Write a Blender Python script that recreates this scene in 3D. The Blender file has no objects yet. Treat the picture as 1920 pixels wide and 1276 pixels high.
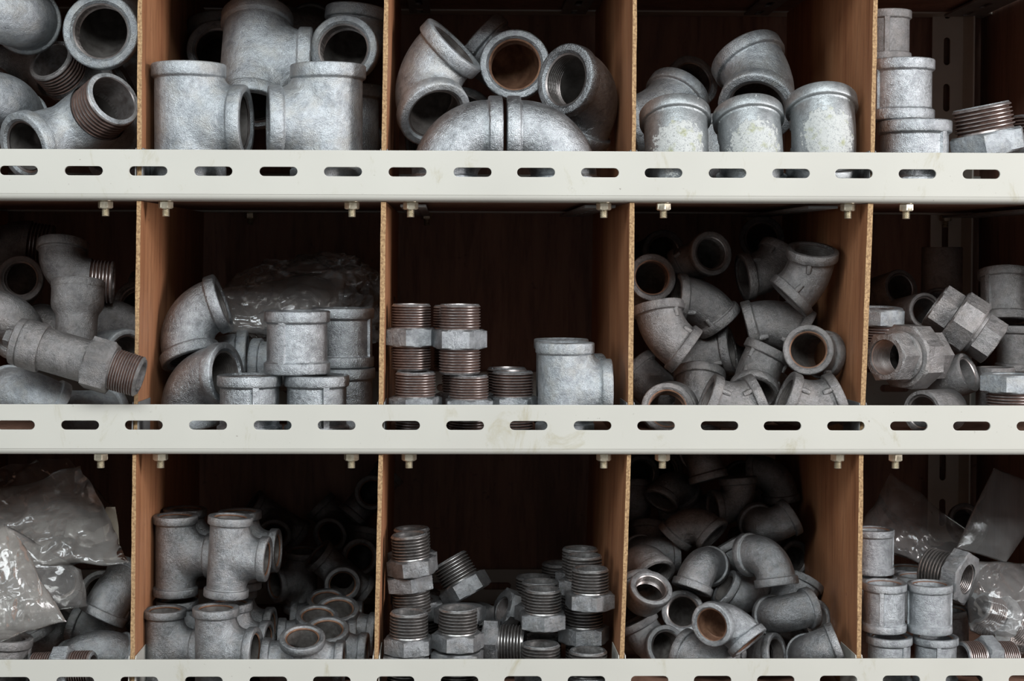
import bpy, bmesh, math, random
from mathutils import Vector, Matrix, noise as mnoise

SC = bpy.context.scene
COL = SC.collection
PI = math.pi
R_ = math.radians

# ------------------------------------------------------------------ camera
W, H = 1920, 1276
F_PX = 3000.0
DIST = 1.5
EYE_Z = 1.25
MM = 0.001
cam_loc = Vector((0.0, -DIST, EYE_Z))
cam_rot = (Matrix.Rotation(R_(-1.0), 3, 'Z') @ Matrix.Rotation(R_(90 - 1.4), 3, 'X') @ Matrix.Rotation(R_(0.17), 3, 'Z'))
_v = cam_rot.transposed() @ Vector((0, 1, 0))
SX = (W / 2 + F_PX * (_v.x / -_v.z) - 840) / W
SY = (480 - H / 2 + F_PX * (_v.y / -_v.z)) / W


def at(px, py, Y):
    """the point of the place seen at a pixel of the photograph, Y metres behind the rail faces"""
    d = cam_rot @ Vector(((px - W / 2 + SX * W) / F_PX, (H / 2 + SY * W - py) / F_PX, -1.0))
    return cam_loc + d * ((Y + DIST) / d.y)


cam = bpy.data.cameras.new('camera')
cam.sensor_width = 36.0
cam.lens = F_PX * 36.0 / W
cam.shift_x, cam.shift_y = SX, SY
cam.clip_start = 0.05
cam_o = bpy.data.objects.new('camera', cam)
COL.objects.link(cam_o)
cam_o.matrix_world = Matrix.Translation(cam_loc) @ cam_rot.to_4x4()
SC.camera = cam_o

# ------------------------------------------------------------------ materials


def new_mat(name):
    m = bpy.data.materials.new(name)
    m.use_nodes = True
    nt = m.node_tree
    nt.nodes.clear()
    out = nt.nodes.new('ShaderNodeOutputMaterial')
    return m, nt, out


def N(nt, kind, **kw):
    n = nt.nodes.new(kind)
    for k, v in kw.items():
        if hasattr(n, k):
            setattr(n, k, v)
        else:
            n.inputs[k].default_value = v
    return n


def L(nt, a, b):
    nt.links.new(a, b)


def ramp(nt, fac, stops):
    n = nt.nodes.new('ShaderNodeValToRGB')
    els = n.color_ramp.elements
    while len(els) > 1:
        els.remove(els[-1])
    els[0].position, els[0].color = stops[0][0], (*stops[0][1], 1)
    for p, c in stops[1:]:
        e = els.new(p)
        e.color = (*c, 1)
    L(nt, fac, n.inputs[0])
    return n.outputs[0]


def math_n(nt, op, a, b=None, c=None):
    n = nt.nodes.new('ShaderNodeMath')
    n.operation = op
    for i, v in enumerate((a, b, c)):
        if v is None:
            continue
        if hasattr(v, 'links'):
            L(nt, v, n.inputs[i])
        else:
            n.inputs[i].default_value = v
    return n.outputs[0]


def mixc(nt, fac, a, b, mode='MIX'):
    n = nt.nodes.new('ShaderNodeMix')
    n.data_type = 'RGBA'
    n.blend_type = mode
    for sock, v in ((n.inputs[0], fac), (n.inputs[6], a), (n.inputs[7], b)):
        if hasattr(v, 'links'):
            L(nt, v, sock)
        elif isinstance(v, (int, float)):
            sock.default_value = v
        else:
            sock.default_value = (*v, 1)
    return n.outputs[2]


def obj_coords(nt, offset=True):
    tc = nt.nodes.new('ShaderNodeTexCoord')
    if not offset:
        return tc.outputs['Object']
    at_ = N(nt, 'ShaderNodeAttribute', attribute_type='OBJECT', attribute_name='tone')
    add = N(nt, 'ShaderNodeVectorMath', operation='ADD')
    mul = math_n(nt, 'MULTIPLY', at_.outputs['Fac'], 37.7)
    L(nt, tc.outputs['Object'], add.inputs[0])
    L(nt, mul, add.inputs[1])
    return add.outputs[0]


def noise(nt, vec, scale, detail=4.0, rough=0.55, dist=0.0):
    n = N(nt, 'ShaderNodeTexNoise')
    n.inputs['Scale'].default_value = scale
    n.inputs['Detail'].default_value = detail
    n.inputs['Roughness'].default_value = rough
    n.inputs['Distortion'].default_value = dist
    L(nt, vec, n.inputs['Vector'])
    return n.outputs['Fac']


def galv(name, dark, light, metallic=0.75, r0=0.36, r1=0.56, warm=None, paint=False, bump=0.25):
    m, nt, out = new_mat(name)
    vec = obj_coords(nt)
    tone = N(nt, 'ShaderNodeAttribute', attribute_type='OBJECT', attribute_name='tone').outputs['Fac']
    big = noise(nt, vec, 1.6, 3, 0.6, 0.4)
    mid = noise(nt, vec, 7.0, 5, 0.65)
    fine = noise(nt, vec, 38.0, 3, 0.6)
    f = math_n(nt, 'ADD', math_n(nt, 'MULTIPLY', big, 0.55), math_n(nt, 'MULTIPLY', mid, 0.45))
    base = ramp(nt, f, [(0.36, dark), (0.50, tuple(a * 0.45 + b * 0.55 for a, b in zip(dark, light))), (0.62, light)])
    speck = ramp(nt, fine, [(0.28, (0.62, 0.61, 0.60)), (0.42, (0.93, 0.93, 0.93)), (0.58, (1, 1, 1)), (0.74, (1.25, 1.25, 1.27))])
    base = mixc(nt, 0.85, base, speck, 'MULTIPLY')
    pits = ramp(nt, noise(nt, vec, 24.0, 3, 0.5), [(0.27, (0.35, 0.34, 0.33)), (0.34, (1, 1, 1))])
    base = mixc(nt, 0.15, base, pits, 'MULTIPLY')
    if warm:
        wm = ramp(nt, noise(nt, vec, 2.3, 4, 0.6), [(0.45, (0, 0, 0)), (0.68, (1, 1, 1))])
        base = mixc(nt, math_n(nt, 'MULTIPLY', wm, 0.55), base, warm)
    grime = ramp(nt, noise(nt, vec, 3.7, 6, 0.75), [(0.60, (0, 0, 0)), (0.72, (1, 1, 1))])
    base = mixc(nt, math_n(nt, 'MULTIPLY', grime, 0.30), base, (0.12, 0.11, 0.10))
    val = math_n(nt, 'ADD', math_n(nt, 'MULTIPLY', tone, 0.30), 0.85)
    hsv = N(nt, 'ShaderNodeHueSaturation')
    L(nt, val, hsv.inputs['Value'])
    L(nt, base, hsv.inputs['Color'])
    col = hsv.outputs[0]
    met = metallic
    rough = math_n(nt, 'ADD', math_n(nt, 'MULTIPLY', mid, r1 - r0), r0)
    bm_h = math_n(nt, 'ADD', math_n(nt, 'MULTIPLY', mid, 0.5), math_n(nt, 'MULTIPLY', fine, 0.35))
    p = N(nt, 'ShaderNodeBsdfPrincipled')
    if paint:
        pc = N(nt, 'ShaderNodeAttribute', attribute_type='OBJECT', attribute_name='paint_spot').outputs['Vector']
        tc = nt.nodes.new('ShaderNodeTexCoord').outputs['Object']
        sub = N(nt, 'ShaderNodeVectorMath', operation='DISTANCE')
        L(nt, tc, sub.inputs[0])
        L(nt, pc, sub.inputs[1])
        edge = math_n(nt, 'ADD', sub.outputs['Value'], math_n(nt, 'MULTIPLY', math_n(nt, 'SUBTRACT', noise(nt, vec, 4.5, 6, 0.7), 0.5), 1.5))
        mask = ramp(nt, edge, [(0.76, (1, 1, 1)), (0.81, (0, 0, 0))])
        chips = ramp(nt, noise(nt, vec, 16, 5, 0.7, 1.5), [(0.38, (0, 0, 0)), (0.46, (1, 1, 1))])
        mask = math_n(nt, 'MULTIPLY', mask, chips)
        pcol = mixc(nt, ramp(nt, noise(nt, vec, 3.2, 4), [(0.55, (0, 0, 0)), (0.72, (1, 1, 1))]), (0.42, 0.43, 0.415), (0.27, 0.28, 0.16))
        col = mixc(nt, mask, col, pcol)
        met = math_n(nt, 'MULTIPLY', math_n(nt, 'SUBTRACT', 1.0, mask), metallic)
        L(nt, met, p.inputs['Metallic'])
        rough = math_n(nt, 'MAXIMUM', rough, math_n(nt, 'MULTIPLY', mask, 0.85))
        bm_h = math_n(nt, 'ADD', bm_h, math_n(nt, 'MULTIPLY', mask, 0.6))
    else:
        p.inputs['Metallic'].default_value = met
    b = N(nt, 'ShaderNodeBump')
    b.inputs['Strength'].default_value = min(1.0, bump * 1.6)
    b.inputs['Distance'].default_value = 0.0022
    L(nt, bm_h, b.inputs['Height'])
    L(nt, col, p.inputs['Base Color'])
    L(nt, rough, p.inputs['Roughness'])
    L(nt, b.outputs[0], p.inputs['Normal'])
    L(nt, p.outputs[0], out.inputs[0])
    return m


def plain(name, c0, c1, scale, metallic=0.0, rough=0.6, bump=0.15, stretch=None, detail=5):
    m, nt, out = new_mat(name)
    vec = obj_coords(nt)
    if stretch:
        mp = N(nt, 'ShaderNodeMapping')
        mp.inputs['Scale'].default_value = stretch
        L(nt, vec, mp.inputs['Vector'])
        vec = mp.outputs[0]
    n = noise(nt, vec, scale, detail, 0.6, 0.3)
    col = ramp(nt, n, [(0.32, c0), (0.68, c1)])
    p = N(nt, 'ShaderNodeBsdfPrincipled')
    p.inputs['Metallic'].default_value = metallic
    p.inputs['Roughness'].default_value = rough
    L(nt, col, p.inputs['Base Color'])
    b = N(nt, 'ShaderNodeBump')
    b.inputs['Strength'].default_value = bump
    b.inputs['Distance'].default_value = 0.0004
    L(nt, n, b.inputs['Height'])
    L(nt, b.outputs[0], p.inputs['Normal'])
    L(nt, p.outputs[0], out.inputs[0])
    return m


def wood(name, c0, c1, c2, axis_scale, rough=0.55):
    m, nt, out = new_mat(name)
    tc = nt.nodes.new('ShaderNodeTexCoord')
    mp = N(nt, 'ShaderNodeMapping')
    mp.inputs['Scale'].default_value = axis_scale
    L(nt, tc.outputs['Object'], mp.inputs['Vector'])
    v = mp.outputs[0]
    g = noise(nt, v, 9.0, 6, 0.65, 0.8)
    fine = noise(nt, v, 55.0, 4, 0.6)
    col = ramp(nt, g, [(0.30, c0), (0.5, c1), (0.72, c2)])
    streak = ramp(nt, fine, [(0.30, (0.66, 0.62, 0.60)), (0.5, (1, 1, 1)), (0.75, (1.08, 1.06, 1.04))])
    col = mixc(nt, 0.85, col, streak, 'MULTIPLY')
    spots = ramp(nt, noise(nt, tc.outputs['Object'], 90, 2, 0.5), [(0.70, (1, 1, 1)), (0.78, (0.5, 0.45, 0.42))])
    col = mixc(nt, 0.7, col, spots, 'MULTIPLY')
    p = N(nt, 'ShaderNodeBsdfPrincipled')
    p.inputs['Roughness'].default_value = rough
    L(nt, col, p.inputs['Base Color'])
    b = N(nt, 'ShaderNodeBump')
    b.inputs['Strength'].default_value = 0.3
    b.inputs['Distance'].default_value = 0.0003
    L(nt, fine, b.inputs['Height'])
    L(nt, b.outputs[0], p.inputs['Normal'])
    L(nt, p.outputs[0], out.inputs[0])
    return m


def rail_paint(name):
    m, nt, out = new_mat(name)
    tc = nt.nodes.new('ShaderNodeTexCoord')
    v = tc.outputs['Object']
    base = ramp(nt, noise(nt, v, 6, 3), [(0.3, (0.40, 0.39, 0.35)), (0.7, (0.44, 0.43, 0.385))])
    # grime spots and drips
    mp = N(nt, 'ShaderNodeMapping')
    mp.inputs['Scale'].default_value = (1.0, 1.0, 0.45)
    L(nt, v, mp.inputs['Vector'])
    d1 = ramp(nt, noise(nt, mp.outputs[0], 26, 6, 0.72, 0.8), [(0.585, (0, 0, 0)), (0.70, (1, 1, 1))])
    d2 = ramp(nt, noise(nt, v, 170, 3, 0.6), [(0.69, (0, 0, 0)), (0.74, (1, 1, 1))])
    d2 = math_n(nt, 'MULTIPLY', d2, ramp(nt, noise(nt, v, 11, 3), [(0.46, (0, 0, 0)), (0.60, (1, 1, 1))]))
    col = mixc(nt, math_n(nt, 'MULTIPLY', d1, 0.6), base, (0.30, 0.27, 0.18))
    col = mixc(nt, math_n(nt, 'MULTIPLY', d2, 0.75), col, (0.13, 0.11, 0.09))
    p = N(nt, 'ShaderNodeBsdfPrincipled')
    p.inputs['Roughness'].default_value = 0.42
    L(nt, col, p.inputs['Base Color'])
    L(nt, p.outputs[0], out.inputs[0])
    return m


def film(name, alpha, tint, rough=0.16):
    m, nt, out = new_mat(name)
    tc = nt.nodes.new('ShaderNodeTexCoord')
    n1 = noise(nt, tc.outputs['Object'], 30, 5, 0.6, 0.5)
    n2 = noise(nt, tc.outputs['Object'], 95, 4, 0.6, 1.0)
    p = N(nt, 'ShaderNodeBsdfPrincipled')
    p.inputs['Base Color'].default_value = (*tint, 1)
    p.inputs['Roughness'].default_value = rough
    p.inputs['IOR'].default_value = 1.55
    t = N(nt, 'ShaderNodeBsdfTransparent')
    t.inputs[0].default_value = (0.94, 0.93, 0.91, 1)
    mx = N(nt, 'ShaderNodeMixShader')
    f = math_n(nt, 'ADD', math_n(nt, 'MULTIPLY', math_n(nt, 'SUBTRACT', n1, 0.5), 0.35), alpha)
    L(nt, f, mx.inputs[0])
    L(nt, t.outputs[0], mx.inputs[1])
    L(nt, p.outputs[0], mx.inputs[2])
    g = N(nt, 'ShaderNodeBsdfGlossy')
    g.inputs['Roughness'].default_value = 0.12
    fr = N(nt, 'ShaderNodeFresnel')
    fr.inputs[0].default_value = 1.5
    mx2 = N(nt, 'ShaderNodeMixShader')
    L(nt, fr.outputs[0], mx2.inputs[0])
    L(nt, mx.outputs[0], mx2.inputs[1])
    L(nt, g.outputs[0], mx2.inputs[2])
    b = N(nt, 'ShaderNodeBump')
    b.inputs['Strength'].default_value = 0.5
    b.inputs['Distance'].default_value = 0.0015
    L(nt, math_n(nt, 'ADD', n1, math_n(nt, 'MULTIPLY', n2, 0.4)), b.inputs['Height'])
    for q in (p, g, fr):
        L(nt, b.outputs[0], q.inputs['Normal'])
    L(nt, mx2.outputs[0], out.inputs[0])
    return m


M = {}
M['galv'] = galv('galvanised_zinc', (0.215, 0.232, 0.245), (0.435, 0.462, 0.48), 0.78, 0.37, 0.56, warm=(0.36, 0.355, 0.33), bump=0.6)
M['shiny'] = galv('bright_zinc', (0.21, 0.222, 0.23), (0.425, 0.445, 0.46), 0.94, 0.25, 0.43, bump=0.6)
M['dull'] = galv('dull_zinc', (0.132, 0.127, 0.125), (0.27, 0.262, 0.258), 0.86, 0.32, 0.48, warm=(0.25, 0.23, 0.215), bump=0.6)
M['steel'] = galv('greyed_zinc', (0.15, 0.155, 0.16), (0.315, 0.324, 0.33), 0.88, 0.29, 0.46, warm=(0.25, 0.236, 0.224), bump=0.5)
M['painted'] = galv('zinc_with_flaking_white_paint', (0.23, 0.245, 0.25), (0.36, 0.38, 0.385), 0.80, 0.38, 0.52, paint=True)
M['male'] = plain('cut_male_thread', (0.19, 0.158, 0.148), (0.36, 0.335, 0.325), 5.0, 0.75, 0.36, 0.05)
M['male_g'] = plain('worn_male_thread', (0.20, 0.192, 0.185), (0.40, 0.39, 0.38), 5.0, 0.85, 0.34, 0.05)
M['groove_g'] = plain('thread_root_shade', (0.022, 0.019, 0.017), (0.06, 0.052, 0.047), 4.0, 0.3, 0.6, 0.05)  # near-black roots: shade between the thread ridges put into the colour
M['groove'] = plain('rust_and_shade_thread_root', (0.045, 0.024, 0.019), (0.105, 0.058, 0.043), 4.0, 0.2, 0.7, 0.05)  # rust brown, with the shade of the grooves coloured in as well
M['female'] = plain('cut_female_thread', (0.16, 0.135, 0.125), (0.33, 0.305, 0.295), 2.5, 0.8, 0.34, 0.05)
M['rust'] = plain('rusty_thread', (0.105, 0.048, 0.027), (0.24, 0.13, 0.078), 3.0, 0.35, 0.55, 0.1)
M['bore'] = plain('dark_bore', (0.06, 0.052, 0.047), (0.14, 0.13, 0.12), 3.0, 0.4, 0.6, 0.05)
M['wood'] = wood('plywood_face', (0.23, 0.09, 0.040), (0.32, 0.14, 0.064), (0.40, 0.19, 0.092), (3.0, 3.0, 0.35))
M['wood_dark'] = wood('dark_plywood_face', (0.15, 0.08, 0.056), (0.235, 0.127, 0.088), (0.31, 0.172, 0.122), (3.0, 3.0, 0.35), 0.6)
M['ply_edge'] = plain('sawn_plywood_edge', (0.15, 0.08, 0.035), (0.40, 0.26, 0.13), 420.0, 0.0, 0.85, 0.8, detail=3)
M['rail'] = rail_paint('cream_enamel')
M['post'] = plain('aged_cream_enamel', (0.40, 0.385, 0.34), (0.50, 0.485, 0.44), 12, 0, 0.5, 0.05)
M['brass'] = plain('zinc_plated_bolt', (0.36, 0.31, 0.22), (0.58, 0.53, 0.42), 180, 0.75, 0.38, 0.1)
M['clip'] = plain('grey_bracket', (0.15, 0.15, 0.15), (0.24, 0.24, 0.235), 40, 0.3, 0.5, 0.05)
M['film'] = film('clear_polythene', 0.17, (0.42, 0.40, 0.39))
M['film_thick'] = film('cloudy_polythene', 0.27, (0.44, 0.42, 0.395))
M['card'] = plain('old_cardboard', (0.40, 0.36, 0.28), (0.52, 0.48, 0.40), 30, 0, 0.85, 0.1)
M['plaster'] = plain('grey_plaster', (0.30, 0.29, 0.28), (0.38, 0.37, 0.36), 5, 0, 0.8, 0.1)

# ------------------------------------------------------------------ mesh helpers


def to_mesh(name, bm, mats, angle=33, smooth=True):
    me = bpy.data.meshes.new(name)
    bmesh.ops.recalc_face_normals(bm, faces=bm.faces) if smooth == 'recalc' else None
    bm.to_mesh(me)
    bm.free()
    for m in mats:
        me.materials.append(m)
    if smooth:
        me.shade_smooth()
        me.set_sharp_from_angle(angle=R_(angle))
    return me


def link(name, me, parent=None, loc=None):
    o = bpy.data.objects.new(name, me)
    COL.objects.link(o)
    if parent is not None:
        o.parent = parent
    if loc is not None:
        o.location = loc
    return o


SEG = 48


def poly_r(th, n, ap):
    """radius of a regular n-gon of apothem ap at angle th, a corner at th = 0"""
    w = 2 * PI / n
    t = ((th) % w) - w / 2
    return ap / math.cos(t)


def lathe(bm, prof, segs=SEG, closed=True, M4=None, cap=False):
    """prof: (r, z) or (r, z, n) with n-gon outline; turned about Z"""
    rings = []
    for e in prof:
        r, z = e[0], e[1]
        n = e[2] if len(e) > 2 else 0
        ring = []
        for k in range(segs):
            th = 2 * PI * k / segs
            rr = poly_r(th, n, r) if n else r
            p = Vector((rr * math.cos(th), rr * math.sin(th), z))
            ring.append(bm.verts.new(M4 @ p if M4 else p))
        rings.append(ring)
    m = len(rings)
    for i in range(m if closed else m - 1):
        a, b = rings[i], rings[(i + 1) % m]
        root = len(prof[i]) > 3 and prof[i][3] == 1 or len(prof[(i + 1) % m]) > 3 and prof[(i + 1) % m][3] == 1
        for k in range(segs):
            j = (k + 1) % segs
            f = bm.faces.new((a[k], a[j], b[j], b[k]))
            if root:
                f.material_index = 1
    if cap and not closed:
        bm.faces.new(list(reversed(rings[0])))
        bm.faces.new(rings[-1])
    return rings


def box(bm, x0, x1, y0, y1, z0, z1, M4=None):
    vs = []
    for x, y, z in ((x0, y0, z0), (x1, y0, z0), (x1, y1, z0), (x0, y1, z0), (x0, y0, z1), (x1, y0, z1), (x1, y1, z1), (x0, y1, z1)):
        p = Vector((x, y, z))
        vs.append(bm.verts.new(M4 @ p if M4 else p))
    for f in ((3, 2, 1, 0), (4, 5, 6, 7), (0, 1, 5, 4), (1, 2, 6, 5), (2, 3, 7, 6), (3, 0, 4, 7)):
        bm.faces.new([vs[i] for i in f])
    return vs


def axis_m(d, loc=(0, 0, 0)):
    """matrix turning +Z onto d"""
    q = Vector((0, 0, 1)).rotation_difference(Vector(d).normalized())
    return Matrix.Translation(Vector(loc)) @ q.to_matrix().to_4x4()


# profiles, in units of the band radius, z measured back from the mouth (mouth at z = 0)
BAND_L = 0.36


def band_prof(rb=0.88, ri=0.74, bl=BAND_L, R=1.0):
    return [(ri + 0.07, 0.0), (R - 0.055, 0.0), (R - 0.02, -0.012), (R, -0.045), (R, -bl + 0.035), (R - 0.015, -bl + 0.005), (R - 0.035, -bl - 0.01),
            (rb + 0.022, -bl - 0.022), (rb + 0.004, -bl - 0.05), (rb - 0.012, -bl - 0.10), (ri, -bl - 0.10), (ri, -0.06)]


def female_prof(ri=0.74, depth=0.62, pitch=0.085, h=0.055):
    prof = []
    z = -0.065
    while z > -depth:
        prof += [(ri - 0.002, z), (ri - h, z - pitch * 0.40), (ri - h, z - pitch * 0.55), (ri - 0.002, z - pitch * 0.95)]
        z -= pitch
    return prof


def male_prof(r, z0, z1, pitch=0.118, h=0.075, taper=0.03):
    prof = []
    n = max(3, int(round((z1 - z0) / pitch)))
    p = (z1 - z0) / n
    for i in range(n):
        z = z0 + i * p
        rr = r * (1 - taper * i / n)
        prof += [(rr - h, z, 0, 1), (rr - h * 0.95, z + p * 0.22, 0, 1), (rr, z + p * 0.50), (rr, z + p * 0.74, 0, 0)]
    return prof


def band_mesh(name, mat, rb=0.88, ri=0.74, bl=BAND_L):
    bm = bmesh.new()
    lathe(bm, band_prof(rb, ri, bl))
    return to_mesh(name, bm, [mat], 40, 'recalc')


def female_mesh(name, mat, ri=0.74, depth=0.62, pitch=0.075):
    bm = bmesh.new()
    lathe(bm, female_prof(ri, depth, pitch), closed=False)
    for f in bm.faces:
        c = f.calc_center_median()
        if f.normal.dot(Vector((c.x, c.y, 0))) > 0:
            f.normal_flip()
    return to_mesh(name, bm, [mat], 25)


def sweep(bm, path, tang, r, segs, Yax, seam=0.0, flip=False):
    rings = []
    for p, t in zip(path, tang):
        n = Yax.cross(t).normalized()
        ring = []
        for k in range(segs):
            th = 2 * PI * k / segs
            rr = r * (1 + (seam if k % (segs // 2) == 0 else 0))
            ring.append(bm.verts.new(p + n * (rr * math.cos(th)) + Yax * (rr * math.sin(th))))
        rings.append(ring)
    for a, b in zip(rings, rings[1:]):
        for k in range(segs):
            j = (k + 1) % segs
            f = (a[k], a[j], b[j], b[k])
            nf = bm.faces.new(f[::-1] if flip else f)
            nf.material_index = 1 if flip else 0
    return rings


def bend_path(phi, A, s, steps, end=0.0):
    """centre line from the mouth on +X round to the mouth at angle phi in the XZ plane"""
    dl = PI - phi
    t = A - s
    Rb = t / math.tan(dl / 2)
    d1, d2 = Vector((1, 0, 0)), Vector((math.cos(phi), 0, math.sin(phi)))
    c = (d1 + d2).normalized() * (Rb / math.cos(dl / 2))
    pts, tan = [d1 * (A - end)], [-d1]
    p0 = d1 * t - c
    for i in range(steps + 1):
        a = dl * i / steps
        # rotate p0 about Y so that it runs from d1 to d2
        for sgn in (1, -1):
            q = Matrix.Rotation(sgn * a, 3, 'Y') @ p0
            tq = Matrix.Rotation(sgn * a, 3, 'Y') @ (-d1)
            qe = Matrix.Rotation(sgn * dl, 3, 'Y') @ p0
            if (c + qe - d2 * t).length < 1e-4:
                break
        pts.append(c + q)
        tan.append(tq)
    pts.append(d2 * (A - end))
    tan.append(d2)
    return pts, tan, d1, d2


PROTO = {}


def proto_elbow(key, phi, A, s, mat, thread='female', rb=0.88, street=False, nubs=False, Am=2.05, bore='bore'):
    parts = []
    pts, tan, d1, d2 = bend_path(phi, A, s, 18 if phi < 2 else 12, 0.08)
    Y = Vector((0, 1, 0))
    bm = bmesh.new()
    if street:
        pts = [d1 * (Am - 1.0)] + pts[1:]
    sweep(bm, pts, tan, rb, 40, Y, 0.012)
    pts2 = [p.copy() for p in pts]
    sweep(bm, pts2, tan, 0.69, 32, Y, 0, True)
    if nubs:
        for d in (d1, d2):
            bis = (d1 + d2).normalized()
            q = Matrix.Identity(4)
            zc = d
            xc = (bis - zc * bis.dot(zc)).normalized()
            yc = zc.cross(xc)
            for sy in (1, -1):
                dirv = (xc * 0.55 + yc * sy * 0.83).normalized()
                mm = Matrix((dirv, zc.cross(dirv), zc)).transposed().to_4x4()
                mm.translation = dirv * (rb * 0.99) + zc * (A - BAND_L - 0.19)
                lathe(bm, [(0.02, -0.16), (0.10, -0.14), (0.115, 0.0), (0.115, 0.19), (0.02, 0.19)], 12, True, mm)
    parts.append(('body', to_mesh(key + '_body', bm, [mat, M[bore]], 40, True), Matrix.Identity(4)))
    bme = band_mesh(key + '_band', mat, rb)
    fme = female_mesh(key + '_thread', M[thread])
    ends = [(d2, A)] if street else [(d1, A), (d2, A)]
    for d, a in ends:
        parts.append(('end_band', bme, axis_m(d, d * a)))
        parts.append(('inner_thread', fme, axis_m(d, d * a)))
    if street:
        parts += street_end(key, d1, Am, mat)
    PROTO[key] = dict(parts=parts, anchors={'o': Vector(), '1': d1 * (Am if street else A), '2': d2 * A}, phi=phi, kind='bend')


def street_end(key, d, Am, mat):
    bm = bmesh.new()
    lathe(bm, [(0.70, -1.06), (0.88, -1.06), (0.86, -1.0), (0.80, -0.98)] + [(e[0], e[1] - 1.0) + e[2:] for e in male_prof(0.84, 0.04, 0.97, 0.125, 0.075, 0.02)]
          + [(0.80, -0.02), (0.78, 0.0), (0.68, 0.0), (0.66, -0.04), (0.66, -1.0)])
    b2 = bmesh.new()
    lathe(b2, [(0.675, 0.003), (0.785, 0.003), (0.81, -0.02), (0.70, -0.05)])
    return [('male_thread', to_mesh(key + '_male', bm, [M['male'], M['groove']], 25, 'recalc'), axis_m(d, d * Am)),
            ('rim', to_mesh(key + '_rim', b2, [mat], 40, 'recalc'), axis_m(d, d * Am))]


def tee_shell(r, Hh, A, cut, k=0.55, vox=0.075):
    bm = bmesh.new()
    bmesh.ops.create_cone(bm, cap_ends=True, segments=48, radius1=r, radius2=r, depth=2 * Hh + 0.3)
    bmesh.ops.create_cone(bm, cap_ends=True, segments=48, radius1=r, radius2=r, depth=A + 0.15,
                          matrix=Matrix.Translation(((A + 0.15) / 2, 0, 0)) @ Matrix.Rotation(PI / 2, 4, 'Y'))
    me = bpy.data.meshes.new('tmp')
    bm.to_mesh(me)
    bm.free()
    o = bpy.data.objects.new('tmp', me)
    COL.objects.link(o)
    md = o.modifiers.new('r', 'REMESH')
    md.mode = 'VOXEL'
    md.voxel_size = vox
    dg = bpy.context.evaluated_depsgraph_get()
    me2 = bpy.data.meshes.new_from_object(o.evaluated_get(dg))
    bpy.data.objects.remove(o)

    def f(p):
        a = math.hypot(p.x, p.y) - r
        b = math.hypot(p.y, p.z) - r + 3.0 * max(0.0, -p.x)
        w = min(1.0, max(0.0, (p.x - 0.05 * r) / (1.0 * r)))
        kk = k * w * w * (3 - 2 * w) + 1e-4
        h = max(kk - abs(a - b), 0) / kk
        return min(a, b) - h * h * kk * 0.25
    bm = bmesh.new()
    bm.from_mesh(me2)
    bpy.data.meshes.remove(me2)
    e = 1e-3
    for v in bm.verts:
        for _ in range(4):
            p = v.co
            v0 = f(p)
            g = Vector(((f(p + Vector((e, 0, 0))) - v0) / e, (f(p + Vector((0, e, 0))) - v0) / e, (f(p + Vector((0, 0, e))) - v0) / e))
            if g.length < 1e-3:
                break
            v.co = p - g.normalized() * v0 * 0.9
    for co, no in (((0, 0, Hh - cut), (0, 0, 1)), ((0, 0, -Hh + cut), (0, 0, -1)), ((A - cut, 0, 0), (1, 0, 0))):
        geom = bm.verts[:] + bm.edges[:] + bm.faces[:]
        bmesh.ops.bisect_plane(bm, geom=geom, plane_co=co, plane_no=no, clear_outer=True)
    return bm


def proto_tee(key, Hh, A, mat, rb=0.91, street=False, thread='female'):
    bm = tee_shell(rb, Hh, A, 0.10)
    for f in bm.faces:
        f.smooth = True
    bi = tee_shell(0.66, Hh, A, 0.12, 0.1, 0.09)
    for f in bi.faces:
        f.normal_flip()
        f.material_index = 1
    tmp = bpy.data.meshes.new('tmp')
    bi.to_mesh(tmp)
    bi.free()
    bm.from_mesh(tmp)
    bpy.data.meshes.remove(tmp)
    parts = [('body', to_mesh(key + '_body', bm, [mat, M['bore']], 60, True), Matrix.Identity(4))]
    bme = band_mesh(key + '_band', mat, rb)
    fme = female_mesh(key + '_thread', M[thread])
    X, Z = Vector((1, 0, 0)), Vector((0, 0, 1))
    for d, a in ((Z, Hh), (-Z, Hh)) + (() if street else ((X, A),)):
        parts.append(('end_band', bme, axis_m(d, d * a)))
        parts.append(('inner_thread', fme, axis_m(d, d * a)))
    if street:
        parts += street_end(key, X, A + 0.75, mat)
    PROTO[key] = dict(parts=parts, anchors={'o': Vector(), '1': Z * Hh, '2': -Z * Hh, 'b': X * (A + (0.75 if street else 0))}, kind='tee')


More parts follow.
